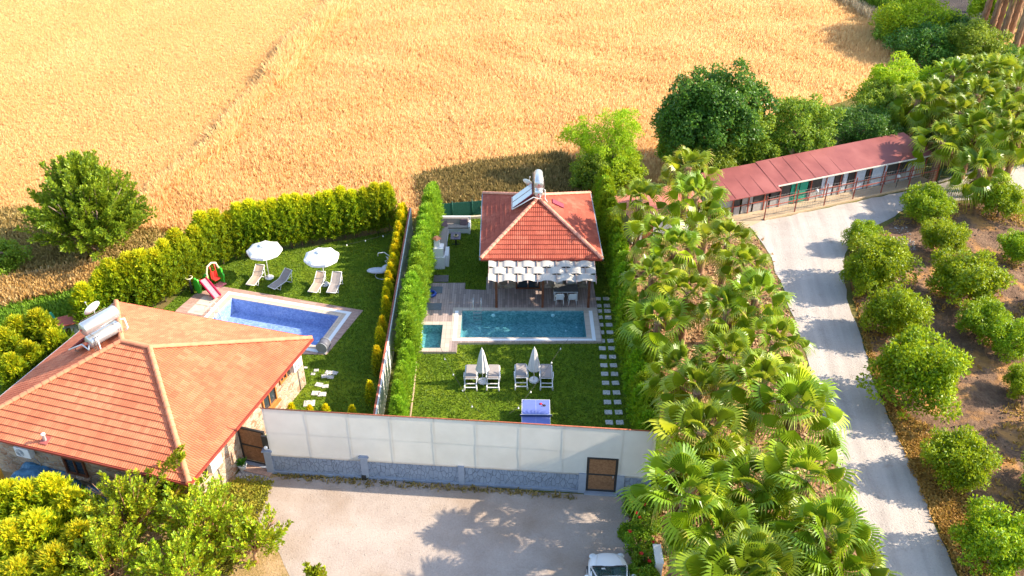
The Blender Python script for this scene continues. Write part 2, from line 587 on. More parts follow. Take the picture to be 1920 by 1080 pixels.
# pool two
d2 = deck('terrace_deck', D2, .16, wood2, coping, [POOL2, POOL3])
C2 = [(-3.75, 46.45), (-3.75, 42.95), (5.4, 42.95), (5.4, 46.45)]
ring('coping', C2, POOL2, .166, coping, d2)
mb = MB()
for (x0, y0, x1, y1) in ((-3.6, 43.0, -3.38, 46.1), (4.86, 43.0, 5.08, 46.1), (-3.36, 43.0, 4.84, 43.18)):
    mb.prism([(x0, y0), (x1, y0), (x1, y1), (x0, y1)], .166, .176)
mb.build('overflow_band', grate, parent=d2)
ring('coping', [(-5.9, 44.95), (-5.9, 41.95), (-3.76, 41.95), (-3.76, 44.95)], POOL3, .164, coping, d2)
# steel covers in the boards
slate = plain('dark grey cover', (.10, .115, .13), .5, .4)
for cx, cy in ((-5.05, 48.45), (-5.0, 46.55)):
    mb = MB(); mb.prism([(cx - .5, cy - .38), (cx + .5, cy - .38), (cx + .5, cy + .38), (cx - .5, cy + .38)], .16, .185)
    mb.build('floor_cover', slate, parent=d2)

# basins
def mosaic(name, cols, s=.09):
    m = Mat(name, .35, .4)
    n = m.vor(1 / s, feature='F1', out='Color')
    sp = m.n('ShaderNodeSeparateColor'); m.l(n, sp.inputs[0])
    big = m.noise(.6, 2)
    f = m.math('ADD', m.math('MULTIPLY', sp.outputs[0], .6), m.math('MULTIPLY', big, .4))
    m.base(m.ramp(f, [(.2, cols[0]), (.5, cols[1]), (.85, cols[2])]))
    return m.m
mos1 = mosaic('blue pool mosaic', [(.22, .29, .54), (.30, .38, .62), (.43, .52, .74)])
mos2 = mosaic('green blue pool mosaic', [(.11, .23, .24), (.17, .33, .345), (.30, .48, .49)])
mos3 = mosaic('grey green pool mosaic', [(.10, .22, .23), (.18, .34, .34), (.32, .50, .48)])
def watermat(name, tint, bs):
    m = Mat(name)
    m.t.nodes.remove(m.b)
    tr = m.n('ShaderNodeBsdfTransparent'); tr.inputs[0].default_value = (*tint, 1)
    gl = m.n('ShaderNodeBsdfGlossy'); gl.inputs['Roughness'].default_value = .03
    nb = m.n('ShaderNodeBump', i_Strength=.25, i_Distance=.03)
    m.l(m.noise(bs, 3), nb.inputs['Height'])
    m.l(nb.outputs[0], gl.inputs['Normal'])
    ge = m.n('ShaderNodeNewGeometry'); dt_ = m.n('ShaderNodeVectorMath', operation='DOT_PRODUCT')
    m.l(ge.outputs['Incoming'], dt_.inputs[0]); m.l(nb.outputs[0], dt_.inputs[1])
    k5 = m.math('POWER', m.math('SUBTRACT', 1.0, m.math('ABSOLUTE', dt_.outputs['Value'])), 5.0)
    fr = m.math('ADD', m.math('MULTIPLY', k5, .98), .02)
    mx = m.n('ShaderNodeMixShader')
    m.l(fr, mx.inputs[0]); m.l(tr.outputs[0], mx.inputs[1]); m.l(gl.outputs[0], mx.inputs[2]); m.l(mx.outputs[0], m.out.inputs[0])
    return m.m
wat1 = watermat('clear blue water', (.86, .93, 1.0), 3.5)
wat2 = watermat('clear teal water', (.72, .93, .97), 3.0)

def basin(name, poly, ztop, depth, mos, wat, zw, label):
    poly = list(poly)
    A = sum(poly[i][0] * poly[(i + 1) % 4][1] - poly[(i + 1) % 4][0] * poly[i][1] for i in range(4))
    if A < 0: poly = poly[::-1]
    mb = MB()
    vs = [(x, y, ztop) for x, y in poly] + [(x, y, -depth) for x, y in poly]
    mb.add(vs, [(i, (i + 1) % 4, 4 + (i + 1) % 4, 4 + i) for i in range(4)] + [(4, 5, 6, 7)])
    o = tag(mb.build(name, mos), kind='structure')
    wv = MB(); wv.add([(x, y, zw) for x, y in poly], [(0, 1, 2, 3)])
    tag(wv.build('pool_water', wat), kind='structure')
    return o
b1 = basin('pool_basin', POOL1, .05, 1.05, mos1, wat1, -.06, '')
b2 = basin('pool_basin', POOL2, .16, .85, mos2, wat2, .04, '')
b3 = basin('pool_basin', POOL3, .16, .5, mos3, wat2, .04, '')
lampw = plain('white pool lamp', (.8, .85, .85), .3)
for bb, L in ((b2, [(-1.2, 46.1), (2.6, 46.1)]),):
    for x, y in L:
        mb = MB(); mb.ellipsoid((x, y, -.2), (.13, .04, .13)); mb.build('pool_light', lampw, parent=bb)
for i, (a, b) in enumerate(((1.3, 1.7), (4.6, 1.5), (6.7, 1.5))):
    mb = MB(); x, y = p1(a, b); mb.ellipsoid((x, y, -1.03), (.08, .08, .03)); mb.build('floor_nozzle', lampw, parent=b1)
for (x, y) in ((4.1, 45.7), (3.6, 44.6), (3.4, 45.3), (.7, 45.0)):
    mb = MB(); mb.ellipsoid((x, y, -.83), (.06, .06, .03)); mb.build('floor_nozzle', lampw, parent=b2)

# ---- orchard soil: clods in relief, strips of dry grass
def soil_tint(m, c):
    n = m.noise(.33, 5, rough=.6)
    return m.mix(m.ramp(n, [(.50, (0, 0, 0)), (.60, (.8, .8, .8))]), c, (.50, .25, .08))
soil_m = sheet_mat('ploughed soil', [(.3, (.085, .05, .035)), (.5, (.18, .108, .068)), (.7, (.31, .195, .12))], .9, fine=7, bumps=1.0, bd=.12, extra=soil_tint)
ORCH = pts([(1830, 1140), (1795, 1060), (1760, 980), (1730, 900), (1700, 830), (1665, 760), (1640, 690), (1622, 620), (1600, 560), (1590, 500), (1600, 458), (1650, 430), (1705, 398), (1765, 386), (1855, 378), (1925, 358), (2100, 336)]) + [(75, 60), (75, 20), (23, 18)]
def relief(name, poly, z0, amp, step, mat, fade=1.0):
    a = np.asarray(poly); x0, x1, y0, y1 = a[:, 0].min(), min(a[:, 0].max(), 52), a[:, 1].min(), a[:, 1].max()
    nx, ny = int((x1 - x0) / step), int((y1 - y0) / step)
    gx, gy = np.meshgrid(np.linspace(x0, x1, nx), np.linspace(y0, y1, ny))
    k = inside(poly, gx.ravel(), gy.ravel()).reshape(ny, nx)
    zz = np.zeros((ny, nx))
    for j in range(ny):
        for i in range(nx):
            if k[j, i]:
                q = Vector((gx[j, i] * 2.1, gy[j, i] * 2.1, 0))
                zz[j, i] = abs(mnoise.noise(q)) * .6 + abs(mnoise.noise(q * 2.7)) * .4 + .5 * mnoise.noise(q * .25)
    V = np.stack([gx, gy, z0 + np.maximum(zz, 0) * amp], 2).reshape(-1, 3)
    idx = np.arange(nx * ny).reshape(ny, nx)
    F = np.stack([idx[:-1, :-1], idx[:-1, 1:], idx[1:, 1:], idx[1:, :-1]], 2).reshape(-1, 4)
    kk = (k[:-1, :-1] & k[:-1, 1:] & k[1:, 1:] & k[1:, :-1]).ravel()
    return tag(link(name, mesh_np(name, V, F[kk], [mat], smooth=True)), kind='structure')
sheet('orchard_soil', ORCH, .012, soil_m)
relief('orchard_soil', rough_poly(ORCH, .8, .15, 4), .016, .20, .16, soil_m)

# ---- soil strip under the palms
strip_m = sheet_mat('palm strip litter', [(.3, (.14, .075, .035)), (.45, (.28, .15, .07)), (.6, (.42, .24, .12)), (.75, (.50, .33, .19))], 1.2, fine=9, bumps=.9, bd=.1)
STRIP = pts([(1185, 940), (1190, 1140), (1650, 1140), (1617, 1040), (1585, 960), (1565, 880), (1535, 770), (1510, 680), (1485, 600), (1463, 540), (1435, 470), (1400, 425), (1350, 400)]) + [(8.2, 57), (8.2, 36), (7.4, 30.5)]
sheet('palm_strip_soil', rough_poly(STRIP, .8, .12, 6), .012, strip_m)
litter = leafmat('fallen frond litter', [(.12, .06, .03), (.30, .16, .07), (.45, .28, .14), (.60, .45, .28)], .1, .8, 0, .8)
X, Y = scatter(STRIP, 9000, 12)
tufts('leaf_litter', X, Y, .10, .16, [litter], 'dry brown fallen frond litter under the palms', 'leaf litter', 9, 1.6, .02)

# ---- left verge: bank, long green grass, dry weeds
verge_m = sheet_mat('verge grass', [(.3, (.06, .10, .015)), (.5, (.10, .16, .02)), (.7, (.17, .21, .03))], .5, fine=7, bd=.1)
sheet('verge', pts([(-200, 560), (0, 545), (150, 530), (300, 520), (290, 600), (120, 640), (0, 800), (-200, 900)]), .016, verge_m)
dryv = sheet_mat('dry bank', [(.3, (.20, .11, .03)), (.5, (.38, .22, .07)), (.7, (.52, .36, .17))], .5, fine=7, bd=.1)
sheet('dry_bank', rough_poly(pts([(-200, 470), (0, 440), (150, 430), (290, 450), (310, 480), (230, 520), (190, 530), (0, 585), (-200, 620)]), 1, .3, 11), .021, dryv)
def region(px, n, seed):
    return scatter(pts(px), n, seed)
gr_m = leafmat('long green grass', [(.08, .17, .01), (.13, .26, .012), (.20, .34, .02), (.32, .38, .04)], .35, .6, 0, .6)
X, Y = region([(-60, 590), (0, 570), (130, 545), (230, 530), (240, 575), (150, 620), (0, 700), (-60, 740)], 15000, 21)
tufts('grass', X, Y, .55, .09, [gr_m], 'long bright green grass on the verge behind the large house', 'grass', 22, .35)
dry_m = leafmat('dry weeds', [(.30, .17, .04), (.50, .28, .07), (.66, .44, .17), (.78, .62, .38)], .3, .7, 0, .5)
X, Y = region([(-60, 545), (0, 540), (120, 515), (200, 505), (260, 500), (250, 535), (120, 555), (0, 585), (-60, 600)], 13000, 23)
tufts('dry_weeds', X, Y, .8, .10, [dry_m], 'pale dry weeds along the bank above the green verge', 'weeds', 24, .3)
ol_m = leafmat('olive brown weeds', [(.10, .08, .02), (.20, .15, .04), (.32, .22, .07), (.46, .34, .14)], .3, .7, 0, .5)
X, Y = region([(780, 345), (900, 318), (1050, 300), (1100, 330), (1100, 375), (900, 395), (800, 400)], 15000, 25)
tufts('tall_weeds', X, Y, .95, .10, [ol_m], 'tall olive brown weeds between the wheat and the small house', 'weeds', 26, .25)
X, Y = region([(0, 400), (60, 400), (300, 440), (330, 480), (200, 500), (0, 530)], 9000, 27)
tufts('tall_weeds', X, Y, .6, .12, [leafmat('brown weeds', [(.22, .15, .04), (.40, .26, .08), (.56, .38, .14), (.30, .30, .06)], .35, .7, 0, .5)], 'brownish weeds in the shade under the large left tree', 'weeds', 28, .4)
# fringe of pale tall grass on the far right edge of the field
X, Y = region([(1560, 0), (1590, 0), (1700, 60), (1762, 108), (1720, 130), (1745, 105), (1690, 75)], 7000, 29)
tufts('field_fringe', X, Y, 1.2, .12, [leafmat('pale fringe', [(.50, .34, .16), (.66, .50, .28), (.82, .68, .45)], .3, .7, 0, .5)], 'pale tall grass fringe at the right end of the field', 'grass', 30, .2)
# dry grass along the road and under the citrus trees
X, Y = region([(1600, 560), (1640, 700), (1680, 810), (1740, 950), (1800, 1080), (1880, 1080), (1800, 900), (1740, 800), (1700, 780), (1650, 700)], 11000, 31)
og_m = leafmat('orange dry grass', [(.30, .15, .03), (.48, .25, .05), (.60, .36, .10), (.30, .30, .05)], .3, .7, 0, .6)
tufts('dry_grass', X, Y, .16, .09, [og_m], 'orange dry grass on the verge between the road and the citrus trees', 'grass', 32, .7)
X, Y = scatter(ORCH, 60000, 33)
k = np.array([mnoise.noise(Vector((a * .30, b * .30, 5.))) + .5 * mnoise.noise(Vector((a * .9, b * .9, 2.))) > .12 for a, b in zip(X, Y)])
tufts('orchard_weeds', X[k], Y[k], .14, .10, [og_m], 'low dry weeds in patches over the orchard soil', 'weeds', 34, .8, .05)
# moss and weeds by the stone house corner
X, Y = region([(400, 935), (440, 900), (480, 895), (510, 905), (495, 950), (470, 1000), (430, 1080), (380, 1080)], 3800, 35)
tufts('low_weeds', X, Y, .10, .09, [leafmat('yellow green weeds', [(.12, .15, .01), (.26, .28, .02), (.44, .38, .03), (.50, .32, .08)], .3, .7, 0, .8)], 'yellow green low weeds beside the stone house corner', 'weeds', 36, .8, .02)
X, Y = region([(520, 888), (700, 900), (900, 915), (1090, 932), (1090, 938), (900, 924), (700, 912), (520, 900)], 2200, 37)
k = np.random.default_rng(3).random(len(X)) < .7
tufts('low_weeds', X[k], Y[k], .14, .08, [ol_m], 'sparse weeds along the foot of the grey fence wall', 'weeds', 38, .7, .02)
# loose stones
rock = plain('grey stones', (.34, .31, .28), .9, .1, var=.4, scale=3)
def stones(name, X, Y, smin, smax, mat, label, seed, z=0):
    rg = np.random.default_rng(seed); n = len(X)
    o8 = np.array([(1, 0, 0), (0, 1, 0), (-1, 0, 0), (0, -1, 0), (0, 0, 1)], float)
    s = rg.uniform(smin, smax, n)
    a = rg.uniform(0, 6.3, n); c, d = np.cos(a), np.sin(a)
    V = o8[None] * s[:, None, None] * rg.uniform(.6, 1.2, (n, 5, 1))
    V = np.stack([V[..., 0] * c[:, None] - V[..., 1] * d[:, None] + X[:, None], V[..., 0] * d[:, None] + V[..., 1] * c[:, None] + Y[:, None], V[..., 2] * .7 + z], 2)
    F = np.array([(0, 1, 4), (1, 2, 4), (2, 3, 4), (3, 0, 4)])
    F = (np.arange(n)[:, None, None] * 5 + F[None]).reshape(-1, 3)
    return tag(link(name, mesh_np(name, V.reshape(-1, 3), F, [mat])), label, 'stones', kind='stuff')
X, Y = region([(1600, 460), (1660, 430), (1700, 420), (1720, 470), (1680, 500), (1640, 490)], 1200, 41)
stones('rubble', X, Y, .04, .12, rock, 'grey rubble at the corner of the orchard by the road bend', 42, .03)
X, Y = scatter(ORCH, 14000, 43)
stones('soil_clods', X, Y, .04, .13, plain('brown clods', (.16, .105, .07), .95, .1, var=.4, scale=2), 'brown clods of soil scattered over the ploughed orchard', 44, .05)
X, Y = scatter(PARK, 5000, 45)
Xr, Yr = scatter(ROAD, 9000, 61)
stones('pebbles', Xr, Yr, .015, .045, gravel_m, 'loose pale pebbles scattered over the gravel road', 62, .024)
stones('pebbles', X, Y, .015, .04, park_m, 'small pebbles scattered over the parking court', 46, .02)
# far ditch beyond the bushes
sheet('ditch', pts([(1690, 32), (1860, 40), (1850, -60), (1640, -60)]), .022, sheet_mat('dark wet earth', [(.3, (.03, .028, .03)), (.7, (.11, .085, .075))], .5, fine=5, bumps=.9, bd=.2))

sheet('dry_ground', pts([(1835, 60), (1960, 50), (2050, 120), (1940, 135), (1850, 110)]), .026, sheet_mat('orange dry ground', [(.3, (.34, .17, .05)), (.7, (.60, .36, .14))], .6, fine=7))

soilg = sheet_mat('garden earth', [(.3, (.13, .14, .03)), (.45, (.30, .20, .08)), (.6, (.42, .28, .15)), (.75, (.24, .25, .05))], .8, fine=8, bumps=.8, bd=.08)
sheet('garden_earth', rough_poly(pts([(-250, 850), (0, 860), (300, 925), (430, 890), (505, 885), (545, 905), (510, 1000), (560, 1090), (600, 1200), (-250, 1200)]), .8, .15, 14), .014, soilg)
# ================================================================== BUILDINGS
def tile_mat(name, cols, spec=.3):
    m = Mat(name, .75, spec)
    uv = m.co('UV')
    fl = m.n('ShaderNodeVectorMath', operation='FLOOR'); m.l(uv, fl.inputs[0])
    wn_ = m.n('ShaderNodeTexWhiteNoise', noise_dimensions='2D'); m.l(fl.outputs[0], wn_.inputs['Vector'])
    big = m.noise(.6, 4); fine = m.noise(14, 4)
    f = m.math('ADD', m.math('MULTIPLY', wn_.outputs['Value'], .18), m.math('ADD', m.math('MULTIPLY', big, .56), m.math('MULTIPLY', fine, .2)))
    m.base(m.ramp(f, [(.25, cols[0]), (.5, cols[1]), (.75, cols[2])]))
    m.bump(fine, .15, .01)
    return m.m


def roof_face(mb_name, p0, p1_, apex, mat, parent, tw=.125, dv=.36, amp=.03, lift=.05):
    """tiled slope over the eave p0->p1_, clipped by planes to the polygon p0,p1_,*apex"""
    p0 = Vector(p0); p1_ = Vector(p1_); apex = [Vector(a) for a in apex]
    u = (p1_ - p0).normalized()
    nrm = u.cross(apex[0] - p1_).normalized()
    if nrm.z < 0: nrm = -nrm
    v = nrm.cross(u)
    L = (p1_ - p0).length; Hh = max((a - p0).dot(v) for a in apex)
    nt = int(math.ceil(L / tw)); rows = int(math.ceil(Hh / dv))
    prof = [(0, 0), (.25, .9), (.5, 1), (.75, .8)]
    us = [(k + a) * tw for k in range(nt) for a, _ in prof]; hs = [h for k in range(nt) for _, h in prof]
    vsr = []
    for r in range(rows):
        vsr += [(r * dv - .0, lift), ((r + 1) * dv - .012, 0.0)]
    V = []; UV = []
    for vv, lf in vsr:
        for uu, hh in zip(us, hs):
            q = p0 + u * uu + v * vv + nrm * (lf + amp * hh)
            V.append(q); UV.append((uu / (tw * 2) + .02, min(vv, rows * dv) / dv + (0.02 if lf > 0 else -.02)))
    W = len(us)
    F = [(j * W + i, j * W + i + 1, (j + 1) * W + i + 1, (j + 1) * W + i) for j in range(len(vsr) - 1) for i in range(W - 1)]
    me = bpy.data.meshes.new(mb_name); me.from_pydata(V, [], F); me.materials.append(mat)
    uvl = me.uv_layers.new(name='tiles')
    for lp in me.loops:
        uvl.data[lp.index].uv = UV[lp.vertex_index]
    bm = bmesh.new(); bm.from_mesh(me)
    poly = [p0, p1_] + apex
    n = len(poly)
    for i in range(1, n):
        a = poly[i]; b = poly[(i + 1) % n]
        d = (b - a).normalized(); pn = d.cross(nrm)      # outward
        cen = sum(poly, Vector()) / n
        if (cen - a).dot(pn) > 0: pn = -pn
        bmesh.ops.bisect_plane(bm, geom=bm.verts[:] + bm.edges[:] + bm.faces[:], plane_co=a, plane_no=pn, clear_outer=True)
    bm.to_mesh(me); bm.free(); me.update()
    return link(mb_name, me, parent)


def ridge_line(mb, a, b, r=.13, seg=.38):
    a = Vector(a); b = Vector(b); d = b - a; n = max(1, round(d.length / seg)); d.normalize()
    side = d.cross(Vector((0, 0, 1))).normalized(); up = side.cross(d)
    L = (b - a).length / n
    for k in range(n):
        s0 = a + d * (k * L); s1 = a + d * ((k + 1) * L + .05)
        vs = []
        for q, rr in ((s0, r * 1.12), (s1, r * .92)):
            for t in range(9):
                an = math.pi * t / 8
                vs.append(q + side * math.cos(an) * rr + up * (math.sin(an) * rr * .9 - .02))
        fs = [(t, t + 1, 10 + t, 9 + t) for t in range(8)]
        mb.add(vs, fs, 0, True)
        mb.add([vs[t] for t in range(9)], [tuple(range(9))[::-1]])


def stonewall_mat(name, cols, sc=2.2, mortar=(.62, .55, .46), dist=.06):
    m = Mat(name, .9, .15)
    co = m.co(scale=(1, 1, 1.5))
    ad = m.n('ShaderNodeVectorMath', operation='ADD')
    nz = m.n('ShaderNodeTexNoise', i_Scale=2.0, i_Detail=2); m.l(co, nz.inputs['Vector'])
    sc_ = m.n('ShaderNodeVectorMath', operation='SCALE'); sc_.inputs[3].default_value = .35
    m.l(nz.outputs['Color'], sc_.inputs[0]); m.l(co, ad.inputs[0]); m.l(sc_.outputs[0], ad.inputs[1])
    cell = m.vor(sc, ad.outputs[0], 'F1', 'Color')
    sp = m.n('ShaderNodeSeparateColor'); m.l(cell, sp.inputs[0])
    ed = m.vor(sc, ad.outputs[0], 'DISTANCE_TO_EDGE', 'Distance')
    k = len(cols) - 1
    c = m.ramp(m.math('ADD', m.math('MULTIPLY', sp.outputs[0], .8), m.math('MULTIPLY', m.noise(7, 5), .25)), [(i / k, q) for i, q in enumerate(cols)])
    e = m.ramp(ed, [(dist * .5, (1, 1, 1)), (dist, (0, 0, 0))])
    m.base(m.mix(e, c, mortar))
    m.bump(m.math('ADD', m.math('MINIMUM', ed, .12), m.math('MULTIPLY', m.noise(10, 4), .04)), .9, .25)
    return m.m


roof1_m = tile_mat('salmon clay tile', [(.42, .105, .048), (.55, .16, .074), (.67, .25, .125)])
roof2_m = tile_mat('red clay tile', [(.26, .052, .03), (.37, .082, .045), (.52, .165, .10)])
ridge1_m = plain('ridge tile', (.66, .24, .12), .8, var=.2, scale=3)
ridge2_m = plain('limed ridge tile', (.60, .26, .17), .8, var=.25, scale=3)
stone1 = stonewall_mat('warm rubble stone', [(.17, .10, .06), (.36, .25, .16), (.50, .38, .27), (.30, .15, .08), (.56, .46, .35)], 3.0, (.40, .34, .28))
stone2 = stonewall_mat('brown rubble stone', [(.16, .11, .08), (.34, .24, .17), (.45, .36, .28), (.26, .15, .09)], 2.6, (.30, .26, .22))
woodb = plain('brown timber', (.16, .055, .025), .6, var=.25, scale=4)
wood_or = plain('orange varnished timber', (.42, .17, .045), .45, var=.2, scale=5)
glass = plain('dark window glass', (.03, .04, .05), .08, .6)
white = plain('white paint', (.72, .71, .69), .5, var=.05)
redgut = plain('dark red gutter', (.28, .05, .03), .5)
dark = plain('dark steel', (.03, .028, .026), .5)
steel = plain('galvanised steel', (.55, .56, .57), .35, .5, .7, .08)
greyplas = plain('grey plastic', (.30, .31, .32), .6)


def hip_house(name, label, E, A, B, ze, zr, rm, ridm, wm, inset, gut, idx):
    """E: eave corners (near, right, far, left); ridge A (left) to B (right or near)"""
    t = thing(name, label, 'house', (0, 0, 0))
    e = [Vector((x, y, ze)) for x, y in E]
    a = Vector((*A, zr)); b = Vector((*B, zr))
    cen = sum(e, Vector()) / 4
    wl = []
    for i, q in enumerate(e):
        d1 = (e[(i + 1) % 4] - q).normalized(); d0 = (e[i - 1] - q).normalized()
        wl.append(q + (d1 + d0) * inset)
    mb = MB(); mb.prism([(q.x, q.y) for q in wl], 0, ze - .02)
    mb.build('wall', wm, parent=t)
    # solid under the tiles: soffit
    rf = MB()
    low = [Vector((q.x, q.y, ze - .07)) for q in e]
    rf.add([*low, *[q + Vector((0, 0, -.0)) for q in e], a, b],
           [(3, 2, 1, 0), (0, 1, 5, 4), (1, 2, 6, 5), (2, 3, 7, 6), (3, 0, 4, 7)])
    (n_, r_, f_, l_) = range(4)
    if idx == 1:   # ridge A far-left, B near-right : near slope has A and B
        faces = [(3, 0, [b, a]), (0, 1, [b]), (1, 2, [a, b]), (2, 3, [a])]
        hips = [(e[0], b), (e[1], b), (e[2], a), (e[3], a), (a, b)]
    else:
        faces = [(3, 0, [a, b]), (0, 1, [a]), (1, 2, [b, a]), (2, 3, [b])]
        hips = [(e[3], b), (e[0], a), (e[1], a), (e[2], b), (a, b)]
    roof = rf.build('roof', redgut, parent=t)
    for i, j, ap in faces:
        roof_face('tiled_slope', e[i], e[j], ap, rm, roof)
    mb = MB()
    for h in hips:
        if (h[0] - h[1]).length > .2: ridge_line(mb, h[0] + Vector((0, 0, .09)), h[1] + Vector((0, 0, .10)))
    mb.build('ridge_tiles', ridm, parent=roof)
    for i in range(4):
        q0, q1 = e[i], e[(i + 1) % 4]
        d = (q1 - q0).normalized(); out = Vector((d.y, -d.x, 0))
        if (cen - q0).dot(out) > 0: out = -out
        mb = MB(); mb.beam(q0 + out * .05 + Vector((0, 0, -.03)), q1 + out * .05 + Vector((0, 0, -.03)), .10, .12)
        mb.build('gutter', gut[i], parent=t)
    return t, wl


N1, R1, F1, L1 = (-14.63, 28.61), (-11.08, 39.46), (-23.21, 42.97), (-26.76, 32.12)
house1, wl1 = hip_house('stone_house', 'large stone house with a salmon tiled roof carrying two silver tanks', [N1, R1, F1, L1],
                        (-19.74, 35.98), (-18.16, 35.45), 3.0, 5.45, roof1_m, ridge1_m, stone1, .5, [redgut, redgut, white, redgut], 1)
H2E = [(-1.98, 47.9), (5.7, 47.9), (5.55, 56.7), (-2.05, 56.65)]
house2, wl2 = hip_house('stone_house', 'small stone house with a red tiled pyramid roof and a woven pergola in front', [H2E[0], H2E[1], H2E[2], H2E[3]],
                        (1.72, 52.1), (1.80, 52.5), 2.9, 4.95, roof2_m, ridge2_m, stone2, .75, [redgut, greyplas, redgut, greyplas], 2)


def wall_window(parent, c, d, wd, ht, z, mat, out=.03, label=None, sill=True, leaf=True):
    """framed window on a wall: c centre (x,y), d unit direction along the wall, facing to the right of d"""
    d = Vector((*d, 0)).normalized(); o = Vector((d.y, -d.x, 0))
    M = Matrix((d, o, Vector((0, 0, 1)))).transposed()
    c = Vector((*c, z))
    mb = MB(); f = .09
    for s in (-1, 1):
        mb.box(c + d * s * (wd / 2 - f / 2) + o * out, (f, .14, ht), M=M)
        mb.box(c + Vector((0, 0, s * (ht / 2 - f / 2))) + o * out, (wd - 2 * f, .14, f), M=M)
    if leaf: mb.box(c + o * (out - .01), (f * .7, .10, ht - 2 * f), M=M)
    w_ = mb.build('window', mat, parent=parent)
    mb = MB(); mb.box(c + o * (out - .03), (wd - 2 * f, .03, ht - 2 * f), M=M); mb.build('pane', glass, parent=w_)
    if sill:
        mb = MB(); mb.box(c + o * .1 - Vector((0, 0, ht / 2 + .05)), (wd + .2, .3, .06), M=M); mb.build('sill', wood_or if mat == wood_or else stone1, parent=w_)
    return w_


dNR = (Vector(R1) - Vector(N1)).normalized()
wN, wR, wF, wL = wl1
def on(a, b, f): q = a.lerp(b, f); return (q.x, q.y)
wall_window(house1, on(wN, wR, .66), dNR, 1.3, 1.2, 1.9, wood_or)
wall_window(house1, on(wN, wR, .80), dNR, .7, .6, 2.2, wood_or, sill=False)
wall_window(house1, on(wL, wN, .86), (wN - wL).to_2d(), 1.5, 1.2, 1.7, woodb)
wall_window(house1, on(wL, wN, .45), (wN - wL).to_2d(), 1.2, 1.1, 1.7, woodb)
wall_window(house1, on(wR, wF, .5), (wF - wR).to_2d(), 1.6, 1.4, 1.8, wood_or)


def ac_unit(c, d, z, label):
    d = Vector((*d, 0)).normalized(); o = Vector((d.y, -d.x, 0)); M = Matrix((d, o, Vector((0, 0, 1)))).transposed()
    t = thing('air_conditioner', label, 'air conditioner', (c[0] + o.x * .25, c[1] + o.y * .25, z), 0, 'air conditioner units on the stone walls')
    mb = MB(); mb.box((0, 0, 0), (.85, .32, .6), M=M); mb.build('casing', white, parent=t, bevel=.02)
    mb = MB(); Mf = M @ Matrix.Rotation(R(90), 3, 'X')
    for r in (.08, .15, .22):
        mb.tube([M @ Vector((-.12 + r * math.cos(a * .52), .175, r * math.sin(a * .52))) for a in range(13)], .012, 4)
    mb.build('fan_grille', greyplas, parent=t)
    mb = MB(); mb.tube([M @ Vector((.38, 0, -.3)), M @ Vector((.40, -.2, -.9)), M @ Vector((.42, -.22, -z + .1))], .025, 5); mb.build('pipe', greyplas, parent=t)
ac_unit(on(wN, wR, .155), dNR, 2.25, 'white air conditioner on the sunlit stone wall left of the brown gate')
ac_unit(on(wN, wR, .90), dNR, 2.35, 'white air conditioner under the eave near the far corner of the large house')
ac_unit(on(wL, wN, .23), (wN - wL).to_2d(), 2.25, 'white air conditioner on the shaded wall above the blue tarpaulin')

# vent pipe and chimney-like parts on roof one
def roof1_z(x, y):
    """height of the near-left slope"""
    n = Vector((*(Vector(N1) - Vector(L1)), 0)).cross(Vector((-19.74 - L1[0], 35.98 - L1[1], 2.45)))
    return 3.0 - (n.x * (x - L1[0]) + n.y * (y - L1[1])) / n.z
vx, vy = P(76, 803, 4.0)
vz = roof1_z(vx, vy)
t = thing('vent_pipe', 'small white vent pipe on a reddish plate on the large house roof', 'vent pipe', (vx, vy, vz))
mb = MB(); mb.lathe([(.0, .0), (.07, .02), (.07, .42), (.1, .43), (.1, .5), (.0, .52)], 12); mb.build('pipe', white, parent=t)
mb = MB(); mb.box((0, 0, .07), (.42, .42, .03), rz=.3, M=Matrix.Rotation(R(-16), 3, 'Z') @ Matrix.Rotation(R(20), 3, 'X')); mb.build('flashing', plain('red flashing', (.40, .10, .08), .5), parent=t)


